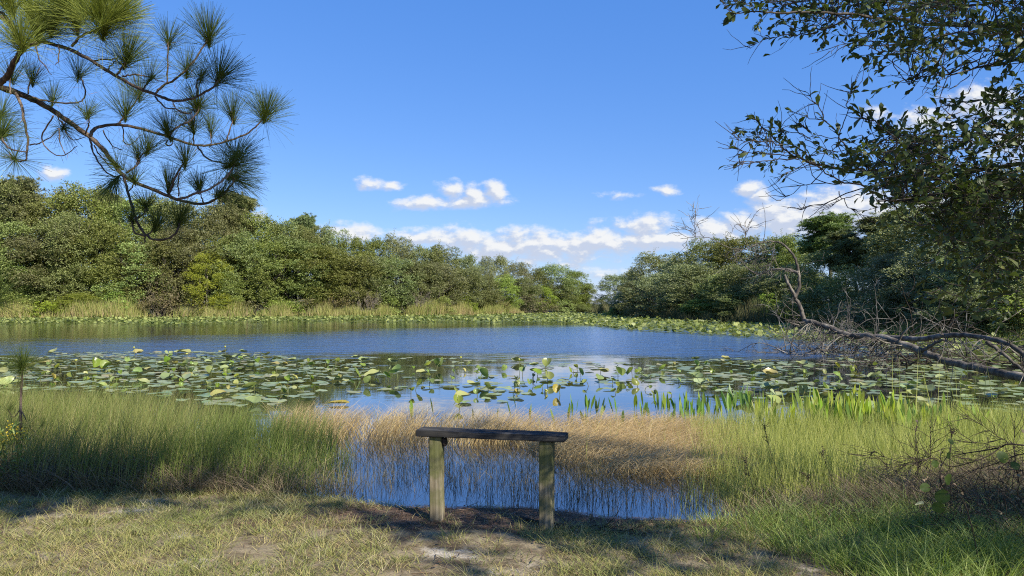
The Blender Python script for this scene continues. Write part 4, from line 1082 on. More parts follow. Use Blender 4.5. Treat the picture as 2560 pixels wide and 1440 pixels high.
P, az, k, tr_ = tufted([(2.7, 5.6), (3.2, 5.1), (4.4, 5.1), (5.2, 6.3), (3.4, 6.1)], 240, 24, .09); n = len(P)
blades(g, P, rng.uniform(.2, .46, n), az, rng.uniform(.2, 1.0, n), rng.uniform(.1, .9, n), rng.uniform(.1, .6, n), rng.uniform(.003, .006, n), 4, np.clip(tr_ * .5 + rng.uniform(0, .2, n), 0, 1))
o = g.obj('dead_grass', M_thatch); tag(o, kind='stuff')

# ================================================================== pickerelweed
M_pick = veg('pickerelweed', [(0.125, 0.213, 0.037), (0.213, 0.312, 0.050), (0.325, 0.413, 0.062), (0.400, 0.400, 0.112)], .45, .4, .4, .12)
rng = np.random.default_rng(51)
def spear(g, base, H, az, lean, w, r):
    """lance-shaped blade on a stem"""
    n = 9; t = np.linspace(0, 1, n); d = np.array([math.cos(az), math.sin(az), 0])
    c = base + d[None] * (H * lean * t ** 1.4)[:, None]; c[:, 2] += H * t
    wd = w * np.where(t < .5, .12 + .18 * t, np.clip(.22 + 2.6 * np.sin(np.clip((t - .42) / .58, 0, 1) * PI) ** .8 * .3, .0, 1)); wd[-1] = 0.0005
    f = rng.uniform(0, PI); s = np.array([math.cos(f), math.sin(f), 0])
    V = np.stack([c - s * wd[:, None] * .5, c + s * wd[:, None] * .5], 1).reshape(-1, 3)
    g.add(V, [np.array([[2 * i, 2 * i + 1, 2 * i + 3, 2 * i + 2] for i in range(n - 1)])], np.full(len(V), r))
spots = []
for px in np.concatenate([np.linspace(1430, 1640, 9), np.linspace(1660, 2060, 34), np.linspace(2040, 2330, 46), np.linspace(2340, 2520, 10)]):
    pyb = np.interp(px, [1400, 1700, 2000, 2200, 2520], [1048, 1050, 1062, 1085, 1090]) + rng.normal(0, 14)
    spots.append((px + rng.normal(0, 8), pyb, int(rng.integers(3, 8)), np.interp(px, [1400, 1600, 1800, 2100, 2250, 2500], [42, 50, 64, 80, 84, 58])))
for px, pyb in ((1036, 1052), (1083, 1048), (1028, 1072), (1186, 1060), (1243, 1052), (1291, 1060), (1322, 1062), (1342, 1064), (1290, 1030), (1393, 1070), (1410, 1066), (1424, 1066), (1443, 1040)):
    spots.append((px, pyb, 1, 50))
for px, pyb, nl, hp in spots:
    b0 = wp(px, pyb); D = b0[1]; b0[2] = -.08
    nm = 'single pickerelweed spear rising from the tan sedge' if nl == 1 else ('pickerelweed clump of dark spear leaves in the blue water gap' if px < 1880 else 'pickerelweed clump of bright yellow-green spear leaves before the dark water')
    g = G()
    for k in range(nl):
        bb = b0 + np.array([rng.normal(0, .05), rng.normal(0, .05), 0])
        spear(g, bb, (hp * D / 1800 + .08) * rng.uniform(.75, 1.12), rng.uniform(0, 6.28), rng.uniform(0, .28), rng.uniform(.030, .048), rng.uniform(0, .45) if px < 1880 else rng.uniform(.3, 1))
    for v_ in g.V: v_ -= b0
    o = bpy.data.objects.new('pickerelweed', g.mesh('pickerelweed', M_pick)); C.objects.link(o); o.location = b0
    tag(o, nm, 'water plant', 'pickerelweed spears' if nl == 1 else ('dark pickerelweed clumps' if px < 1880 else 'bright pickerelweed clumps'))
# ================================================================== pine with its bough at the upper left
rng = np.random.default_rng(61)
M_pbark = bark('pine_bark', (.035, .026, .02), (.12, .085, .06), 40, bump=.6, c3=(.17, .13, .10))
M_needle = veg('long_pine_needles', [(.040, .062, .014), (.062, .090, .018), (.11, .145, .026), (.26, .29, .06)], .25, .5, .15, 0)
M_needle_dry = veg('dry_needles', [(.20, .13, .07), (.14, .09, .05)], .1, .6, .2, 0)
Z1 = 800 / 1800.0
def zp(x, y, D): return at(x * Z1, y * Z1, D)
def dep(x, y, k):   # the bough fans out in depth
    return 4.45 + .35 * math.sin(x * .0021 + k * 1.7) + .25 * math.sin(y * .003 + k * 2.3) - .12 * (k % 3)
PB = [  # polyline (zoom px), r0, r1
 ([(-420, 380), (-200, 430), (0, 488), (100, 525), (200, 565), (300, 625), (400, 695), (500, 765), (580, 840), (640, 920), (690, 985), (760, 1025), (860, 1065), (950, 1105), (1050, 1135), (1150, 1148), (1230, 1110), (1300, 1040), (1320, 1000)], .0215, .0045, 0),
 ([(-420, 30), (-200, 40), (0, 92), (60, 150), (130, 215), (250, 238), (370, 268), (500, 335), (600, 395), (700, 455), (800, 505), (870, 530), (930, 555), (1000, 568), (1080, 555), (1150, 520), (1210, 480), (1240, 420)], .014, .004, 1),
 ([(-40, 480), (0, 465), (40, 430), (70, 370), (100, 310), (150, 265), (200, 240)], .017, .010, 2),
 ([(505, 765), (520, 735), (560, 712), (640, 700), (740, 712), (850, 740), (950, 770), (1040, 803), (1120, 820), (1200, 812), (1280, 795), (1360, 765), (1420, 730), (1460, 690), (1500, 640)], .010, .004, 3),
 ([(870, 530), (920, 480), (980, 450), (1040, 400), (1100, 330), (1150, 250), (1175, 200)], .0065, .004, 4), ([(940, 465), (943, 350), (945, 260), (945, 235)], .0045, .003, 4),
 ([(650, 430), (690, 380), (715, 335)], .005, .004, 1), ([(410, 260), (440, 215), (500, 185), (560, 165), (590, 140)], .007, .005, 5), ([(655, 703), (690, 665), (715, 625), (770, 560), (785, 520)], .006, .003, 3),
 ([(950, 765), (1000, 715), (1070, 680), (1110, 630), (1130, 580)], .006, .003, 6), ([(1265, 798), (1290, 740), (1305, 680), (1305, 640)], .0045, .003, 3), ([(1185, 812), (1185, 735)], .0035, .003, 3), ([(1090, 815), (1085, 700)], .004, .003, 7),
 ([(1110, 822), (1150, 880), (1220, 910), (1310, 915), (1330, 860)], .0045, .003, 8), ([(1000, 1118), (1100, 1090), (1200, 1050), (1270, 1000), (1315, 930), (1320, 890)], .006, .0035, 9),
 ([(955, 1106), (950, 1040)], .005, .003, 0), ([(955, 1075), (1000, 970), (1045, 905)], .007, .004, 10), ([(1005, 1105), (1005, 1000), (1020, 960)], .004, .003, 10), ([(695, 985), (720, 1080), (745, 1170), (770, 1240), (800, 1300), (840, 1338), (900, 1350), (960, 1335), (1000, 1290), (1015, 1235)], .0075, .005, 11),
 ([(775, 1228), (810, 1200), (825, 1150)], .0045, .0035, 11), ([(830, 1325), (855, 1300), (880, 1265)], .0045, .0035, 11), ([(820, 1330), (760, 1310), (745, 1270), (742, 1230)], .005, .0035, 11), ([(818, 1318), (815, 1365)], .0045, .004, 11),
 ([(85, 520), (120, 600), (140, 700), (155, 800), (150, 860), (140, 905), (85, 900)], .0085, .004, 12), ([(165, 815), (230, 800), (290, 770), (325, 720)], .004, .002, 12), ([(300, 650), (240, 760), (250, 820), (310, 870), (370, 868), (435, 820)], .004, .002, 13),
 ([(330, 720), (340, 800), (365, 868)], .0035, .002, 13), ([(5, 760), (50, 835), (150, 855)], .004, .003, 14), ([(180, 548), (280, 572), (400, 580), (468, 562), (475, 500), (450, 425)], .005, .0035, 15), ([(350, 680), (370, 740), (410, 785), (480, 770)], .004, .002, 16),
 ([(505, 780), (520, 850), (560, 920), (620, 985), (685, 990)], .0045, .0025, 17), ([(530, 820), (560, 870), (640, 960), (660, 925)], .0035, .002, 18), ([(710, 975), (770, 930), (790, 880), (835, 840)], .0055, .0035, 19), ([(770, 925), (775, 870)], .004, .003, 19), ([(870, 540), (920, 600), (980, 612), (1050, 640), (1095, 615)], .004, .002, 20),
 ([(580, 735), (620, 810), (690, 845)], .0035, .002, 21), ([(690, 715), (700, 800), (740, 812), (795, 755)], .0035, .002, 22), ([(1110, 540), (1110, 460), (1135, 425)], .004, .003, 23), ([(800, 505), (830, 470), (852, 435)], .004, .003, 23), ([(690, 430), (760, 420), (830, 432), (930, 465)], .004, .0025, 24),
 ([(200, 250), (220, 330), (290, 420)], .004, .002, 25), ([(330, 260), (330, 340), (310, 365)], .0035, .002, 26), ([(520, 340), (650, 330), (660, 300)], .004, .003, 27), ([(600, 395), (660, 330)], .004, .002, 27), ([(60, 530), (55, 460), (60, 430)], .004, .003, 28),
 ([(970, 575), (1000, 620), (1075, 640)], .0035, .002, 29), ([(940, 790), (935, 815), (965, 815), (975, 770)], .0045, .003, 30), ([(90, 150), (170, 160), (225, 165)], .007, .005, 31), ([(-100, 60), (20, 80), (120, 240)], .008, .006, 32), ([(160, 530), (165, 470), (180, 445)], .0045, .003, 33),
 ([(320, 640), (350, 700), (370, 690)], .004, .003, 34), ([(480, 750), (500, 690), (500, 640)], .004, .003, 35), ([(1150, 1148), (1130, 1100), (1122, 1055)], .004, .003, 36), ([(715, 1080), (745, 1050), (755, 1010)], .0045, .003, 37), ([(380, 60), (400, 30), (425, -10)], .008, .006, 38), ([(1190, 1130), (1230, 1110), (1255, 1085)], .005, .004, 0)]
TUFT = [(300, 130, 200, (.3, -1), 1.3), (430, 120, 190, (0, -1), 1.1), (540, 40, 190, (.4, -1), 1.2), (170, 60, 200, (-.1, -1), 1.1),  # zoom px centre, radius px, direction (image dx,dy), number factor
 (225, 165, 215, (.25, -1), 1.5), (330, 40, 190, (.3, -1), 1.2), (590, 140, 215, (.45, -1), 1.6), (640, 110, 190, (.8, -.7), 1.3), (480, 60, 170, (-.2, -1), 1.0), (720, 330, 165, (.5, -.8), 1.4), (120, 235, 150, (.2, -1), 1.1), (60, 20, 200, (-.2, -1), 1.0), (380, -20, 200, (0, -1), 1.2),
 (945, 230, 140, (0, -1), 1), (1175, 205, 175, (.1, -1), 1.6), (1045, 385, 150, (.1, -1), 1.1), (1240, 425, 180, (.35, -.8), 1.6), (850, 440, 140, (.1, -1), .9), (1130, 430, 120, (.1, -1), .8), (1120, 590, 140, (.2, -1), 1), (785, 520, 150, (0, -1), 1.0), (710, 630, 185, (-.1, -1), 1.3), (1085, 700, 150, (0, -.6), 1.2),
 (1305, 650, 150, (0, -1), 1.2), (1500, 640, 160, (.25, -1), 2.4), (1185, 735, 110, (0, -1), .8), (945, 745, 150, (-.2, -1), 1.0), (1330, 870, 160, (.2, -.8), 1.9), (1320, 930, 160, (.5, -.2), 1.6), (1320, 1000, 160, (.9, 0), 1.4), (1045, 905, 150, (.2, -1), 1.2), (950, 1045, 150, (0, -1), 1.2), (1122, 1055, 110, (0, -1), .9),
 (1255, 1085, 150, (.7, -.5), 1.2), (825, 1155, 110, (0, -1), 1), (880, 1270, 120, (.2, -1), 1.1), (1015, 1235, 140, (.3, -.8), 1.4), (742, 1235, 80, (-.1, -1), .8), (85, 895, 150, (0, 0), 1.0), (10, 640, 170, (-.1, -.4), 1.4), (15, 755, 140, (0, -.6), 1.2), (440, 420, 140, (-.1, -1), 1.1), (180, 445, 120, (.1, -1), .9),
 (60, 430, 130, (.1, -1), .8), (500, 640, 110, (.2, -1), .8), (365, 700, 110, (.3, -.3), .9), (780, 870, 130, (.1, -1), 1.1), (835, 835, 130, (.3, -1), 1.2), (655, 920, 130, (-.2, -.3), 1.1), (755, 1010, 110, (.2, -1), .9), (640, 1020, 130, (-.5, .8), .8), (300, 560, 110, (.2, -1), .6), (1130, 600, 110, (.6, -.2), .8)]
def needle_tuft(g, c, R, d3, n, sun_tint=0.):  # young: lighter needle colour that stands in for sunlight
    sp = 1.05 if np.linalg.norm(d3) > .3 else 2.0
    d = unit(np.asarray(d3)[None] + rng.normal(0, .22, 3) + rng.normal(0, .58 * sp, (n, 3)))
    gap = unit(rng.normal(0, 1, (2, 3))); d = d[~((d @ gap.T) > .93).any(1)]; n = len(d)
    back = np.linalg.norm(d3) > .3
    base = c - (unit(np.asarray(d3)) * (rng.uniform(0, .32, n) * R)[:, None] if back else np.zeros((n, 3)))
    L = R * rng.uniform(.62, 1.1, n) ** .7
    a, b_ = perp(d)
    K = 4; t = np.linspace(0, 1, K)
    P = base[:, None] + d[:, None] * (L[:, None] * t)[..., None]
    P[:, :, 2] -= (L[:, None] * t ** 2 * .10) * np.abs(rng.normal(.6, .5, n))[:, None]
    w = .00095
    ph = rng.uniform(0, PI, n)[:, None]; s = a * np.cos(ph) + b_ * np.sin(ph)
    V = np.concatenate([P - s[:, None] * w * (1 - .35 * t)[None, :, None], P + s[:, None] * w * (1 - .35 * t)[None, :, None]], 1)
    bb = (np.arange(n) * 2 * K)[:, None]
    q = np.concatenate([bb + np.array([[k, K + k, K + k + 1, k + 1]]) for k in range(K - 1)])
    g.add(V.reshape(-1, 3), [q], np.repeat(np.clip(rng.beta(2, 2, n) * .7 + sun_tint, 0, 1), 2 * K))
BASE_P = np.array([-5.2, 3.2]); zb = float(ground_z(BASE_P[:1], BASE_P[1:])[0])
pine = empty('pine_tree', (BASE_P[0], BASE_P[1], zb), 'longleaf pine whose twisted bough of needle tufts hangs into the sky at the upper left', 'tree')
gt = G(); tr = catmull([[BASE_P[0], BASE_P[1], zb - .3], [BASE_P[0] + .05, BASE_P[1] + .02, 3], [BASE_P[0] - .03, BASE_P[1], 6], [BASE_P[0], BASE_P[1] + .1, 10.5]], 24)
tubes(gt, tr, np.linspace(.16, .06, 24), 12)
gt.obj('trunk', M_pbark, pine, True)
gb = G(); bough_pts = []
for pts, r0, r1, k in PB:
    P3 = [zp(x, y, dep(x, y, k)) for x, y in pts]
    if k in (0, 1) and pts[0][0] < -300: P3 = [tr[9 if k == 0 else 11]] + P3
    n = max(8, 4 * len(P3)); c = catmull(P3, n)
    c += (np.column_stack([vnoise(np.arange(n) * .9, np.full(n, k * 9 + a * 3.3), 1, 2) for a in range(3)]) - .5) * .012
    rr = np.linspace(r0, r1, n) * (1 + .22 * (vnoise(np.arange(n) * 1.7, np.full(n, 3. + k), 1, 2) - .5) * 2)
    tubes(gb, c, rr * 1.12, 7); bough_pts.append(c)
gb.obj('bough', M_pbark, pine, True)
gn = G(); tuft_pts = []
for x, y, R, dd, nf in TUFT:
    k = min(range(len(PB)), key=lambda i: min((px - x) ** 2 + (py - y) ** 2 for px, py in PB[i][0]))
    D = dep(x, y, PB[k][3]); c = zp(x, y, D)
    d3 = np.array([dd[0], rng.normal(0, .35), -dd[1]])
    needle_tuft(gn, c, R * Z1 * D / 1800 * (1.25 if y > 340 or x > 800 else 1.4), d3, int((230 if y > 340 or x > 800 else 460) * nf), sun_tint=.45 if y < 250 and x < 800 else 0); tuft_pts.append(c)  # upper-left tufts get sunlight painted in as a lighter colour
# thin older needles along the twigs
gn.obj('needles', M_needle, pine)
gd = G()
allb = np.concatenate([c[3:] for c in bough_pts[2:]])
S = allb[rng.integers(0, len(allb), 420)]
d = unit(rng.normal(0, 1, (420, 3)) - [0, 0, .5]); cards(gd, S, d, unit(rng.normal(0, 1, (420, 3))), rng.uniform(.03, .12, 420), .0022, rng.uniform(0, 1, 420))
gd.obj('dead_needles', M_needle_dry, pine)

# ------------------------------------------------------------------ pine saplings at the left
M_sapneedle = M_needle
def sapling(x, y, top, R, lab, nn=420, extra=()):
    zb = float(ground_z(np.array([x]), np.array([y]))[0])
    e = empty('pine_sapling', (x, y, zb), lab, 'young pine')
    g = G(); c = catmull([[x + .02, y, zb - .1], [x - .01, y, zb + (top - zb) * .5], [x, y, top]], 14)
    tubes(g, c, np.linspace(.016, .009, 14), 7)
    g2 = G(); needle_tuft(g2, np.array([x, y, top]), R, np.array([0, 0, .9]), nn)
    needle_tuft(g2, np.array([x, y, top - .02]), R * .9, np.array([0, 0, 0]), nn // 3)
    for (dx, dz, r) in extra:
        tw = catmull([[x, y, top - .35 + dz * .3], [x + dx * .6, y, top - .33 + dz], [x + dx, y, top - .25 + dz]], 6)
        tubes(g, tw, np.linspace(.005, .003, 6), 5); needle_tuft(g2, tw[-1], r, np.array([.2 * np.sign(dx), 0, .9]), 60)
    g.obj('trunk', M_pbark, e, True); g2.obj('needles', M_sapneedle, e)
p = at(56, 912, 7.0); sapling(p[0], 7.0, p[2], .26, 'single-stemmed pine sapling with one round needle head in the left rushes', 420, ((-.13, -.18, .12), (.2, -.32, .1)))
p = at(-18, 745, 4.6); sapling(p[0], 4.6, p[2], .27, 'pine sapling at the left edge showing only its needle head over the far lilies', 420)
# goldenrod
x0, y0 = at(22, 1070, 6.0)[:2]
zb = float(ground_z(np.array([x0]), np.array([y0]))[0])
e = empty('goldenrod', (x0, y0, zb), 'yellow-flowered weed in the rushes at the left edge', 'wild flower')
M_gold = veg('goldenrod_petals', [(.55, .40, .03), (.65, .50, .05)], .3, .6, .2, 0)
gs = G(); gl = G(); gf = G()
S = np.column_stack([x0 + rng.normal(0, .05, 7), y0 + rng.normal(0, .05, 7), np.full(7, zb)])
st = grow(S, unit(rng.normal(0, .12, (7, 3)) + [0, 0, 1]), rng.uniform(.42, .56, 7), 8, .06, .05); tubes(gs, st, np.linspace(.004, .002, 8)[None], 5)
P = st[:, 1:].reshape(-1, 3); P = np.repeat(P, 4, 0); n = len(P); leaves(gl, P, unit(rng.normal(0, 1, (n, 3)) + [0, 0, .4]), unit(rng.normal(0, .4, (n, 3)) + [0, 0, 1]), rng.uniform(.04, .08, n), .014, rng.uniform(0, 1, n))
P = np.concatenate([st[:4, -1], st[:3, -2]]); P = np.repeat(P, 38, 0) + rng.normal(0, .028, (len(P) * 38, 3)); n = len(P); cards(gf, P, unit(rng.normal(0, 1, (n, 3))), unit(rng.normal(0, 1, (n, 3))), .014, .012, rng.uniform(0, 1, n))
gs.obj('stem', M_stalk, e); gl.obj('leaves', M_tall, e); gf.obj('flowers', M_gold, e)

# ================================================================== leafy oak at the right, its limbs over the picture
rng = np.random.default_rng(71)
M_obark = bark('near_oak_bark', (.03, .025, .02), (.10, .085, .07), 26, bump=.5)
M_oleaf = veg('near_oak_leaves', [(0.038, 0.062, 0.018), (0.058, 0.086, 0.021), (0.082, 0.110, 0.029), (0.048, 0.072, 0.019), (0.134, 0.144, 0.038)], .28, .45, .35, 0)
OB = np.array([5.4, 3.4]); zb = float(ground_z(OB[:1], OB[1:])[0])
oak = empty('oak_tree', (OB[0], OB[1], zb), 'leafy oak at the right edge whose limbs reach over the sky and water', 'tree')
def z2(x, y, D): return at(1760 + x * Z1, y * Z1, D)
gt = G(); otr = catmull([[OB[0], OB[1], zb - .3], [OB[0] - .05, OB[1], 1.2], [OB[0] + .1, OB[1] - .1, 2.6], [OB[0] - .05, OB[1] - .3, 4.4], [OB[0] - .3, OB[1] - .9, 7.2]], 24)
tubes(gt, otr, np.linspace(.21, .07, 24), 12)
def d2(x, y, k): return 3.9 + .3 * math.sin(x * .0019 + k * 1.3) + .25 * math.sin(y * .0025 + k)
LIMB = [  # zoom-2 px polylines, r0, r1, trunk index to join (or None), leafy
 ([(2400, 980), (2100, 960), (1800, 925), (1500, 965), (1150, 1022), (940, 965), (780, 955), (650, 930), (540, 890), (480, 860), (410, 790), (310, 700), (285, 660)], .016, .0025, 10, 1),
 ([(1150, 1022), (950, 1050), (800, 1030), (700, 980), (640, 935)], .007, .003, None, .5), ([(640, 935), (560, 860), (500, 820), (440, 740), (430, 710)], .004, .002, None, .8), ([(940, 965), (850, 880), (790, 830), (750, 760), (690, 690), (590, 660), (465, 615)], .0055, .0018, None, .6),
 ([(690, 690), (640, 600), (575, 520)], .003, .0015, None, .3), ([(765, 755), (800, 640), (815, 540), (830, 490)], .003, .0014, None, .9), ([(1150, 840), (980, 700), (880, 650), (830, 605)], .005, .002, None, .9), ([(540, 870), (350, 860), (230, 845), (145, 835)], .003, .0012, None, .25), ([(440, 810), (300, 795), (150, 785)], .003, .0012, None, .2),
 ([(540, 900), (350, 910), (240, 920), (130, 930)], .003, .0012, None, .2), ([(1000, 1050), (800, 1085), (650, 1150), (520, 1190)], .004, .0012, None, .05), ([(780, 1030), (560, 1050), (430, 1135)], .003, .001, None, .03), ([(900, 1080), (760, 1130), (590, 1225)], .003, .001, None, .03),
 ([(760, 1080), (800, 1150), (860, 1195), (960, 1245)], .003, .001, None, 0), ([(650, 935), (500, 960), (415, 1015)], .003, .001, None, .15), ([(600, 780), (450, 730), (300, 720)], .003, .001, None, .3), ([(760, 860), (600, 800), (520, 740), (510, 700)], .0035, .0013, None, .5), ([(760, 780), (620, 765), (560, 700)], .003, .001, None, .6),
 ([(2500, 120), (2100, 130), (1800, 140), (1500, 150), (1100, 115), (800, 82), (550, 62), (300, 72), (125, 80)], .018, .0015, 13, 1), ([(850, 90), (700, 150), (600, 185), (450, 198), (340, 230), (255, 270)], .005, .001, None, .6), ([(1600, 160), (1350, 200), (1200, 240), (950, 250), (830, 262)], .006, .0015, None, .9),
 ([(1000, 170), (860, 240), (780, 250), (705, 300)], .003, .001, None, .05), ([(2300, 260), (2000, 290), (1800, 330), (1600, 370), (1400, 420), (1250, 430), (1150, 470)], .010, .0015, 12, .9), ([(1500, 410), (1400, 490), (1230, 500)], .003, .001, None, .1), ([(1500, 500), (1450, 550), (1380, 580)], .003, .001, None, .2),
 ([(2300, 640), (2000, 620), (1800, 600), (1600, 560), (1400, 590), (1300, 590)], .010, .0015, 11, 1), ([(1800, 760), (1500, 760), (1250, 760), (1100, 770), (980, 720)], .008, .002, None, 1), ([(2200, 1150), (1900, 1130), (1700, 1080), (1400, 1090), (1150, 1120), (980, 1130)], .009, .0015, 9, .9),
 ([(2200, 1420), (1900, 1380), (1700, 1330), (1500, 1360), (1300, 1280), (1100, 1230)], .010, .0015, 8, .6), ([(1400, -60), (1100, 0), (800, -20), (500, 10), (200, -30)], .008, .0015, None, 1), ([(2200, -100), (1800, -40), (1500, 30), (1200, 40)], .010, .002, 14, 1)]
limbs = []
for k, (pts, r0, r1, tj, lf) in enumerate(LIMB):
    P3 = [z2(x, y, d2(x, y, k if tj is not None else k * .35)) for x, y in pts]
    if tj is not None: P3 = [otr[tj]] + P3
    n = max(10, 4 * len(P3)); c = catmull(P3, n)
    c += (np.column_stack([vnoise(np.arange(n) * .8, np.full(n, k * 5 + a * 3.1), 1, 2) for a in range(3)]) - .5) * .03
    tubes(gt, c, np.linspace(r0, r1, n), 6); limbs.append((c, lf))
gt.obj('trunk', M_obark, oak, True)
# leafy areas: ellipses in zoom-2 px, number of twigs
AREA = [(550, 20, 420, 60, 70), (1100, 60, 420, 80, 115), (1500, 90, 380, 120, 150), (1500, 210, 330, 60, 80), (1250, 270, 250, 45, 40), (1700, 310, 160, 80, 44), (1180, 440, 50, 40, 8), (700, 130, 120, 40, 18), (520, 190, 60, 30, 6), (960, 215, 110, 40, 16),
        (1150, 860, 180, 130, 95), (1350, 850, 200, 140, 90), (1000, 760, 70, 60, 14), (1100, 1000, 170, 60, 42), (870, 900, 90, 60, 14), (1420, 980, 250, 120, 100), (1620, 900, 220, 200, 110), (1640, 740, 200, 110, 66), (1500, 640, 150, 40, 14), (1350, 590, 50, 25, 4),
        (1180, 1090, 160, 50, 28), (1500, 1120, 280, 90, 100), (1700, 1150, 200, 150, 70), (1600, 1300, 260, 90, 60), (1380, 1260, 150, 60, 22), (1780, 1420, 120, 120, 30), (1620, 1470, 200, 110, 44), (1500, 1640, 220, 80, 22), (1740, 1650, 130, 150, 44), (1380, 1380, 120, 60, 14), (360, 790, 70, 60, 8), (410, 850, 80, 40, 7), (560, 930, 60, 40, 5), (700, 880, 60, 40, 4), (1760, 520, 100, 50, 12), (2080, 150, 330, 190, 120), (2080, 600, 330, 190, 110), (2080, 1000, 330, 170, 110), (2080, 1380, 300, 150, 70), (2520, 300, 350, 300, 190), (2520, 900, 350, 300, 190), (2950, 600, 350, 500, 200)]
starts = []
for cx, cy_, rx, ry, n in AREA:
    if cx > 1900: pass
    elif cx > 1250: n = int(n * (.46 if cy_ < 1000 else .7))
    elif cx > 900: n = int(n * .8)
    if 900 < cx < 1900 and cy_ < 1000: n = int(n * .82)
    a = rng.uniform(0, 2 * PI, n); q = np.sqrt(rng.uniform(0, 1, n))
    for i in range(n):
        x = cx + rx * q[i] * math.cos(a[i]); y = cy_ + ry * q[i] * math.sin(a[i])
        starts.append(z2(x, y, rng.uniform(3.0, 4.0) if x > 950 else d2(x, y, 1) + rng.normal(0, .12)))
S = np.array(starts); n = len(S)
tw = grow(S, unit(np.column_stack([rng.normal(-.8, .5, n), rng.normal(0, .6, n), rng.normal(.05, .5, n)])), rng.uniform(.10, .24, n), 6, .22, 0)
g = G(); tubes(g, tw, np.linspace(.0020, .0009, 6)[None], 4)
# stems tying the twigs to the nearest limb
LP = np.concatenate([c for c, _ in limbs])
for i in range(n):
    j = np.argmin(((LP - S[i]) ** 2).sum(1))
    if 0.05 < np.linalg.norm(LP[j] - S[i]) < .26:
        c = catmull([LP[j], (LP[j] + S[i]) / 2 + rng.normal(0, .035, 3), S[i]], 6); tubes(g, c, np.linspace(.0026, .0020, 6), 4)
# bare side twigs of the limbs
for c, lf in limbs:
    m_ = len(c)
    s_, d_, _, _ = spawn(c[None, m_ // 4:], 16 if len(c) > 30 else 8, (.4, 1.0))
    tubes(g, grow(s_, d_, rng.uniform(.04, .2, len(s_)), 5, .2, .02), np.linspace(.0022, .0009, 5)[None], 4)
g.obj('twigs', M_obark, oak)
gl = G()
def put_leaves(g, c, per, sz=.058, pr=1.0):
    """leaves along twigs c (M,K,3)"""
    M, K = c.shape[:2]; m_ = rng.integers(0, M, int(M * per)); tt = rng.beta(1.6, 1, len(m_)) * (K - 1.001); i = tt.astype(int); f = (tt - i)[:, None]
    P = c[m_, i] * (1 - f) + c[m_, i + 1] * f; T = unit(c[m_, i + 1] - c[m_, i]); q = len(P)
    D = unit(T * .7 + rng.normal(0, .55, (q, 3)) + [0, 0, .05]); N = unit(rng.normal(0, .6, (q, 3)) + [0, 0, .8])
    L = sz * rng.uniform(.6, 1.25, q)
    leaves(g, P, D, N, L, L * rng.uniform(.36, .5, q), np.clip(rng.beta(2, 2, q), 0, 1))
put_leaves(gl, tw, 7, .046)
for c, lf in limbs:
    if lf:
        vis_c = c[len(c) // 3:]; put_leaves(gl, vis_c[None], 26 * lf * len(c) / 30)
gl.obj('leaves', M_oleaf, oak)
OAK_TW = S

# ================================================================== leaning dead tree over the lilies and the bare thicket
rng = np.random.default_rng(81)
K5 = 900 / 2234.0
def z5(x, y, D): return at(1660 + x * K5, 420 + y * K5, D)
def d5(x): return np.interp(x, [0, 860, 1500, 2300, 2700], [13.6, 13.0, 11.2, 9.3, 8.6])
DT = [([(2620, 1420), (2400, 1350), (2234, 1305), (2100, 1275), (1900, 1230), (1700, 1180), (1550, 1120), (1400, 1065), (1250, 1042), (1130, 1035), (1000, 980), (870, 945)], .068, .050), ([(870, 945), (855, 900), (840, 850), (815, 800), (838, 740), (835, 660), (825, 600), (795, 530), (740, 475), (690, 457), (640, 458)], .045, .014),
      ([(640, 458), (590, 468), (520, 500), (440, 502), (370, 482), (290, 435), (200, 430), (100, 440)], .016, .006), ([(835, 655), (800, 640), (750, 632), (680, 630), (610, 655), (540, 640), (500, 600)], .032, .008), ([(820, 810), (770, 720), (750, 665)], .032, .022), ([(860, 925), (800, 890), (720, 815)], .014, .006), ([(840, 920), (760, 905), (710, 870)], .012, .005),
      ([(195, 430), (190, 380), (192, 330), (207, 280)], .010, .005), ([(200, 430), (150, 385), (105, 372)], .008, .004), ([(520, 495), (505, 430), (515, 380), (500, 350)], .010, .004), ([(615, 462), (625, 400), (628, 300), (610, 215)], .010, .004), ([(690, 457), (680, 520), (640, 600), (640, 650)], .010, .004), ([(440, 500), (450, 560), (520, 590), (620, 590)], .010, .004),
      ([(1250, 1042), (1400, 1050), (1600, 1062), (1750, 1040), (1900, 1040), (2080, 1075), (2200, 1130), (2260, 1200)], .05, .03), ([(1600, 1140), (1680, 1090), (1740, 1065)], .03, .018), ([(830, 975), (790, 990), (745, 1005)], .016, .006), ([(840, 975), (780, 960), (755, 940)], .012, .006), ([(2000, 1080), (2100, 1150), (2234, 1260)], .035, .02), ([(1450, 1080), (1500, 1010), (1570, 960)], .022, .008)]
g = G(); dts = []
for k, (pts, r0, r1) in enumerate(DT):
    c = catmull([z5(x, y, d5(x) + (.0 if k < 2 else .25 * math.sin(k * 2.1 + x * .004))) for x, y in pts], max(12, 5 * len(pts)))
    n = len(c); c += (np.column_stack([vnoise(np.arange(n) * .8, np.full(n, k * 5 + a * 3.1), 1, 2) for a in range(3)]) - .5) * (.03 if k else .05)
    tubes(g, c, np.linspace(r0, r1, n) * (.66 if 2 <= k <= 12 and k not in (3, 4) else .9) * (1 + .25 * (vnoise(np.arange(n), np.full(n, 2. + k), .9, 2) - .5)), 8); dts.append(c)
M_log = bark('peeling_log_bark', (.055, .047, .04), (.16, .142, .118), 9, bump=.8, c3=(.27, .24, .195))
base = dts[0][0]
dead = empty('dead_tree', (base[0], base[1], 0), 'bare dead tree leaning low over the lilies from the right with a crooked upturned crown', 'dead tree')
g.obj('trunk', M_log, dead, True)
g = G()
cr = [dts[i] for i in (1, 2, 3, 7, 9, 11, 12)]
s1 = [spawn(c[None], 9, (.4, 1.1), (.1, 1)) for c in cr]
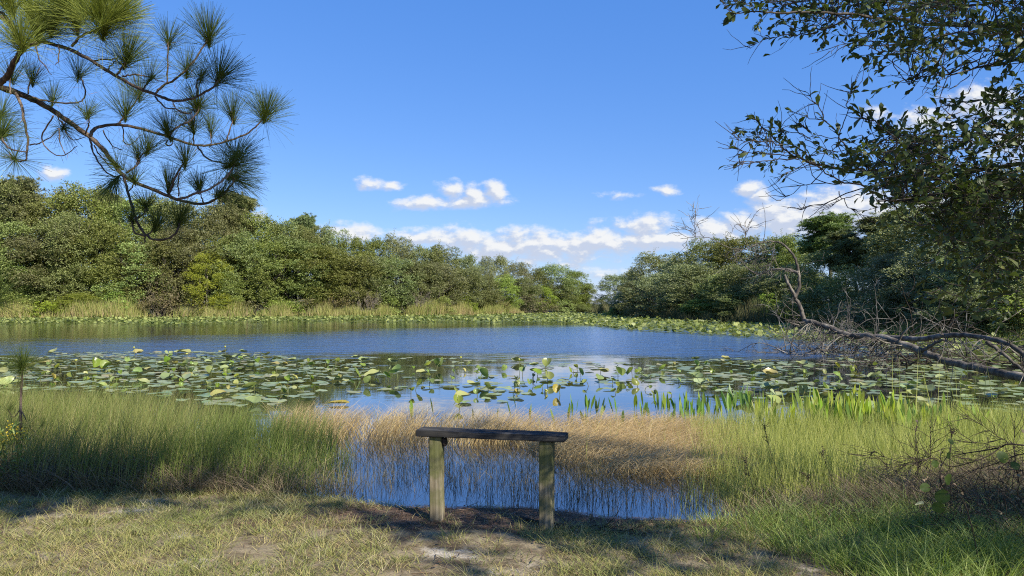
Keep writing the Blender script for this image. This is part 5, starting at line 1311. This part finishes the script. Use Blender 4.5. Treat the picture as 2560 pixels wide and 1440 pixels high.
S = np.concatenate([a[0] for a in s1]); D = np.concatenate([a[1] for a in s1])
b1 = grow(S, D * [1, .6, 1], rng.uniform(.2, .6, len(S)), 7, .26, -.02); tubes(g, b1, np.linspace(.005, .0025, 7)[None], 4)
S, D, _, _ = spawn(b1, 130, (.4, 1.0), (.2, 1)); b2 = grow(S, D, rng.uniform(.1, .35, 130), 5, .25, .03); tubes(g, b2, np.linspace(.005, .0025, 5)[None], 3)
# drooping twigs under the log
S, D, _, _ = spawn(dts[0][None, 28:], 90, (.7, 1.3)); D = unit(D * [1, .7, .4] + [-.35, 0, -.55])
b3 = grow(S, D, rng.uniform(.3, 1.0, 90), 8, .3, -.02); b3[:, :, 2] = np.maximum(b3[:, :, 2], .02); tubes(g, b3, np.linspace(.007, .003, 8)[None], 4)
S, D, _, _ = spawn(b3, 240, (.4, 1.1), (.2, 1)); b4 = grow(S, D, rng.uniform(.1, .4, 240), 5, .3, .0); b4[:, :, 2] = np.maximum(b4[:, :, 2], .02); tubes(g, b4, np.linspace(.004, .002, 5)[None], 3)
S, D, _, _ = spawn(dts[13][None], 50, (.5, 1.2)); b5 = grow(S, D, rng.uniform(.3, .9, 50), 7, .25, 0); b5[:, :, 2] = np.maximum(b5[:, :, 2], .02); tubes(g, b5, np.linspace(.008, .003, 7)[None], 4)
g.obj('twigs', M_log, dead)

def thicket(px, py, D, spread, H, n, lab, seed, mat, lean=(-.3, 0, .5), gray=.02):
    global rng
    rng = np.random.default_rng(seed)
    p = at(px, py, D); zb = 0.0
    e = empty('bare_shrub', (p[0], p[1], zb), lab, 'bare shrub', 'bare thickets on the right bank')
    g = G()
    S = np.column_stack([p[0] + rng.normal(0, spread, n), p[1] + rng.normal(0, .7, n), np.full(n, .0)])
    st = grow(S, unit(rng.normal(0, .6, (n, 3)) + lean), rng.uniform(.5, 1.1, n) * H, 10, .2, -.05); st[:, :, 2] = np.maximum(st[:, :, 2], 0.03)
    tubes(g, st, np.linspace(gray, gray * .25, 10)[None], 5)
    S, D_, _, _ = spawn(st, n * 6, (.3, 1.0), (.15, 1)); b1 = grow(S, D_, rng.uniform(.3, .8, n * 6), 7, .22, 0); b1[:, :, 2] = np.maximum(b1[:, :, 2], 0.03)
    g2 = G(); tubes(g2, b1, np.linspace(.009, .003, 7)[None], 4)
    S, D_, _, _ = spawn(b1, n * 11, (.3, 1.0), (.15, 1)); b2 = grow(S, D_, rng.uniform(.12, .4, n * 11), 5, .25, 0); tubes(g2, b2, np.linspace(.005, .0025, 5)[None], 3)
    g.obj('stems', mat, e); g2.obj('twigs', mat, e)
thicket(2080, 840, 24, 1.3, 2.3, 26, 'tangled grey bare thicket just right of the upturned dead crown', 811, M_deadwood)
thicket(2190, 845, 22, 1.3, 2.6, 26, 'tangled grey bare thicket with long pale arching stems above the log', 812, M_deadwood)

thicket(2430, 855, 19, 1.4, 2.6, 24, 'bare thicket in the shade at the right, behind the second log limb', 814, M_darkwood)


# ================================================================== bare twiggy shrub and vine at the right front
rng = np.random.default_rng(91)
K3 = 460 / 2208.0
def z3(x, y, D): return at(2100 + x * K3, 1000 + y * K3, D)
SB = [([(2900, 760), (2600, 640), (2300, 560), (2020, 530), (1920, 570), (1700, 610), (1500, 640), (1390, 665)], .0075, .0035), ([(1920, 570), (1800, 660), (1600, 740), (1340, 800), (1200, 740), (940, 630), (780, 420)], .0042, .0015), ([(1340, 800), (1100, 695), (860, 770), (550, 690), (420, 615), (380, 645)], .003, .0012), ([(1060, 700), (860, 765), (660, 800), (520, 830)], .003, .0012),
      ([(1390, 690), (1600, 710), (1900, 745), (2300, 760)], .003, .002), ([(2020, 530), (1950, 470), (1700, 520), (1400, 480)], .003, .0012), ([(2600, 640), (2300, 640), (2100, 670), (1850, 770), (1500, 870)], .005, .002), ([(1950, 480), (1700, 300), (1500, 180)], .0025, .001), ([(2400, 900), (2200, 850), (1900, 830), (1500, 870), (1200, 900), (900, 880)], .004, .0012), ([(930, 900), (925, 600), (905, 350)], .0025, .0012), ([(1080, 900), (1085, 500), (1080, 250)], .0025, .0012),
      ([(2150, 1000), (2090, 600), (2100, 300)], .004, .002), ([(1200, 1250), (1060, 1080), (880, 900), (700, 860), (560, 790), (470, 690)], .003, .001), ([(1700, 1300), (1500, 1100), (1250, 960), (1100, 900), (950, 720), (830, 690)], .003, .001)]
g = G(); sbs = []
for k, (pts, r0, r1) in enumerate(SB):
    c = catmull([z3(x, y, 4.5 + .2 * math.sin(k + x * .002)) for x, y in pts], max(12, 5 * len(pts))); tubes(g, c, np.linspace(r0, r1, len(c)) * .9, 6); sbs.append(c)
p = sbs[0][0]; zb = float(ground_z(p[:1], p[1:2])[0])
tubes(g, catmull([[p[0] + .25, p[1], zb - .1], [p[0] + .15, p[1], zb + .3], p], 8), np.linspace(.014, .0078, 8), 6)
shrub = empty('twiggy_shrub', (p[0] + .25, p[1], zb), 'bare shrub with thin crossing twigs in the right foreground', 'shrub')
g.obj('branches', M_darkwood, shrub, True)
g = G()
a = [spawn(c[None], 16, (.3, 1.0), (.1, 1)) for c in sbs]; S = np.concatenate([q[0] for q in a]); D = np.concatenate([q[1] for q in a])
b1 = grow(S, D, rng.uniform(.06, .3, len(S)), 7, .2, 0); tubes(g, b1, np.linspace(.0018, .0008, 7)[None], 4)
n = 130; S = np.array([z3(rng.uniform(1150, 2500), rng.uniform(1000, 1500), rng.uniform(4.2, 5.0)) for _ in range(n)])
b2 = grow(S, unit(rng.normal(0, .6, (n, 3)) + [-.3, 0, .6]), rng.uniform(.15, .5, n), 8, .2, -.02); tubes(g, b2, np.linspace(.0022, .0009, 8)[None], 4)
g.obj('twigs', M_darkwood, shrub)
gl = G(); put_leaves(gl, b2, 1.6, .03); gl.obj('leaves', M_thatch, shrub)
# vine with big round leaves
M_vine = veg('round_vine_leaves', [(.05, .085, .018), (.075, .115, .022), (.06, .095, .02)], .45, .5, .3, 0)
M_vine_pale = veg('pale_leaf_underside', [(.45, .46, .30), (.5, .5, .36)], .2, .5, .3, 0)
VL = [(1310, 950, 78, 0), (1240, 1150, 86, 0), (1960, 690, 76, 0), (1150, 770, 50, 0), (1335, 500, 42, 0), (1030, 1050, 62, 0), (1190, 1290, 70, 0), (2110, 790, 55, 0), (960, 1255, 50, 1), (1310, 665, 45, 0)]
c0 = z3(1700, 1400, 4.05); zb = float(ground_z(c0[:1], c0[1:2])[0])
vine = empty('vine', (c0[0], c0[1], zb), 'climbing vine with big round dull green leaves on the bare shrub at the right', 'vine')
g = G(); tubes(g, catmull([[c0[0], c0[1], zb], z3(1500, 1250, 4.05), z3(1250, 1060, 4.05), z3(1200, 850, 4.05), z3(1320, 600, 4.1), z3(1320, 450, 4.1)], 30), np.linspace(.003, .0015, 30), 5)
tubes(g, catmull([z3(1250, 1060, 4.05), z3(1600, 850, 4.1), z3(1960, 650, 4.1), z3(2110, 760, 4.1)], 20), np.linspace(.002, .0012, 20), 5)
g.obj('stem', M_darkwood, vine, True)
for k, (x, y, R, pale) in enumerate(VL):
    c = z3(x, y, 4.05 + rng.normal(0, .03)); r = R * K3 * 4.05 / 1800
    me = pad_mesh(600 + k, cup=-.12, fold=.15 if not pale else 1.6, wav=.06, mat=M_vine_pale if pale else M_vine, name='leaf')
    o = bpy.data.objects.new('leaf', me); C.objects.link(o); o.parent = vine; o.location = Vector(c) - vine.location
    o.scale = (r, r, r); o.rotation_euler = Euler((rad(rng.uniform(50, 95)), rng.normal(0, .3), rng.normal(0, .35)))
    if pale: o.scale = (r, r * .45, r)
    if pale: o['label'] = 'pale curled leaf underside'
# dark weed stalks with seed heads
M_seed = veg('seed_heads', [(.035, .028, .018), (.06, .045, .03)], 0, .7, .2, 0)
K8 = 900 / 2160.0
def z8(x, y, D): return at(1660 + x * K8, 840 + y * K8, D)
for k, (pts, lab, heads) in enumerate([([(740, 960), (700, 860), (640, 700), (600, 545)], 'dark leaning seed stalk, tallest one in the light rushes', .35), ([(1120, 1080), (1040, 930), (985, 800), (945, 700)], 'dark leaning seed stalk in the middle of the light rushes', .35), ([(540, 930), (520, 860), (500, 790), (490, 745)], 'bushy dark seed stalk at the left of the light rushes', .8), ([(900, 950), (880, 890), (855, 845), (840, 820)], 'short dark seed stalk low in the light rushes', .6), ([(1720, 900), (1715, 750), (1725, 640), (1722, 560)], 'dark seed stalk with a nodding head beside the round vine leaves', .25)]):
    c = catmull([z8(x, y, 5.75 if k < 4 else 4.8) for x, y in pts], 16); b0 = c[0]; zb = float(ground_z(b0[:1], b0[1:2])[0])
    c = np.vstack([[b0[0], b0[1], min(zb, b0[2]) - .05], c])
    e = empty('weed_stalk', (b0[0], b0[1], zb), lab, 'weed', 'dark seed stalks')
    g = G(); tubes(g, c, np.linspace(.0032, .0016, 17), 5)
    S, D, _, _ = spawn(c[None, int(17 * (1 - heads)):], 9, (.3, .8)); b1 = grow(S, D, rng.uniform(.02, .08, 9), 5, .15, .05); tubes(g, b1, np.linspace(.0014, .0008, 5)[None], 4)
    g2 = G(); P = np.concatenate([b1[:, -1], b1[:, 3], b1[:, 2], c[-3:]]); P = np.repeat(P, 4, 0) + rng.normal(0, .007, (len(P) * 4, 3)); n = len(P)
    cards(g2, P, unit(rng.normal(0, 1, (n, 3))), unit(rng.normal(0, 1, (n, 3))),   .011, .006, rng.uniform(0, 1, n), .2)
    g.obj('stem', M_darkwood, e); g2.obj('seed_head', M_seed, e)
# ================================================================== unseen crown added to the near oak, set along sun rays for shade
rng = np.random.default_rng(101)
def sun_up(T, z):
    t = (z - T[:, 2]) / SUN[2]
    return T + t[:, None] * SUN[None]
tg = []
def shade(poly_px, n, zt=.06):
    W_ = []
    for px, py in poly_px:
        a = at(px, py, 1.0); d = a - np.array([0, 0, CAM_H]); s = (zt - CAM_H) / d[2]; W_.append((d * s)[:2])
    q = sample_poly(W_, n); tg.append(np.column_stack([q, np.full(n, zt)]))
shade([(-100, 1130), (300, 1100), (700, 1130), (900, 1190), (900, 1250), (-100, 1250)], 150, .22)
shade([(-100, 1245), (900, 1245), (900, 1290), (500, 1300), (-100, 1285)], 36)
shade([(800, 1285), (1150, 1270), (1420, 1290), (1650, 1300), (1600, 1345), (800, 1345)], 62)
shade([(1050, 1075), (1420, 1085), (1420, 1105), (1050, 1100)], 12, .62)
shade([(1250, 1310), (1800, 1290), (2560, 1260), (2600, 1330), (1900, 1400), (1300, 1380)], 90)
shade([(2050, 1240), (2650, 1120), (2650, 1300), (2100, 1310)], 40, .2)
shade([(-50, 1300), (1200, 1350), (1300, 1440), (-50, 1440)], 24)
shade([(1500, 1400), (2560, 1350), (2560, 1440), (1500, 1440)], 46)
# boughs shaded from above
pp = np.array([p for p in tuft_pts + [c[len(c) // 2] for c in bough_pts]])
pj = proj(pp); pp = pp[(pj[:, 1] > 150) & ~((pj[:, 0] < 330) & (pj[:, 1] < 170))]
tg.append(np.repeat(pp, 20, 0) + rng.normal(0, .17, (len(pp) * 20, 3)))
oz = proj(OAK_TW)[:, 1]; oo = OAK_TW[rng.random(len(OAK_TW)) < np.where(oz > 430, .02, .09)]; tg.append(oo + rng.normal(0, .1, oo.shape))
T = np.concatenate(tg)
Pc = sun_up(T, np.maximum(rng.uniform(4.6, 8.2, len(T)), T[:, 2] + 1.6))
pj = proj(Pc)
mg = 1800 * .55 / np.maximum(Pc[:, 1], .1)
inside = (Pc[:, 1] > .05) & (pj[:, 0] > -mg) & (pj[:, 0] < 2560 + mg) & (pj[:, 1] > -mg)
Pc = Pc[~inside]
# keep the sun open on what stands in full light: sedge, light rush, the posts, the upper needle tufts
LT = []
for poly_px, k, zt in (([(880, 1070), (1760, 1070), (1760, 1190), (1450, 1200), (900, 1120)], 60, .2), ([(1450, 1075), (2350, 1075), (2300, 1230), (1700, 1240)], 60, .25), ([(0, 1010), (700, 1040), (800, 1080), (0, 1060)], 30, .45), ([(100, 1310), (1000, 1340), (1000, 1400), (0, 1420)], 16, .05)):
    W_ = []
    for px, py in poly_px:
        a = at(px, py, 1.0); d = a - np.array([0, 0, CAM_H]); s_ = (zt - CAM_H) / d[2]; W_.append((d * s_)[:2])
    q = sample_poly(W_, k); LT.append(np.column_stack([q, np.full(k, zt)]))
LT.append(np.array([c for (x, y, R, dd, nf), c in zip(TUFT, tuft_pts) if y < 340 and x < 800]))
LT.append(np.array([pl + [0, 0, .08], pl + [0, 0, .28], pr + [0, 0, .05], pr + [0, 0, .35]]))
LT = np.concatenate(LT)
dv = Pc[:, None] - LT[None]; al = dv @ SUN
dist = np.linalg.norm(dv - al[..., None] * SUN, axis=-1)
dist[:, -4:] += .22
Pc = Pc[~((dist < .42) & (al > 0)).any(1)]
n = len(Pc)
gl = G(); gw = G()
tw = grow(Pc, unit(rng.normal(0, 1, (n, 3)) * [1, 1, .4]), rng.uniform(.3, .6, n), 5, .25, 0)
tw = tw - (tw.mean(1, keepdims=True) - Pc[:, None])
tubes(gw, tw, np.linspace(.005, .002, 5)[None], 3)
put_leaves(gl, tw, 34, .085)
# added unseen limbs carrying those twigs: from the trunk out to clusters of them
cent = Pc[rng.choice(n, 26, replace=False)]
for c in cent:
    j = int(np.clip(np.interp(c[2], [3, 8], [13, 22]), 12, 23))
    m_ = (otr[j] + c) / 2 + np.array([0, 0, .5]) + rng.normal(0, .25, 3)
    l = catmull([otr[j], m_, c], 14)
    if np.any((proj(l)[:, 0] > -50) & (proj(l)[:, 0] < 2610) & (proj(l)[:, 1] > -60) & (l[:, 1] > .05)): continue
    tubes(gw, l, np.linspace(.035, .006, 14), 5)
gw.obj('unseen_shade_limbs', M_obark, oak); gl.obj('crown', M_oleaf, oak)  # out-of-frame limbs and leaves, added to block the sun
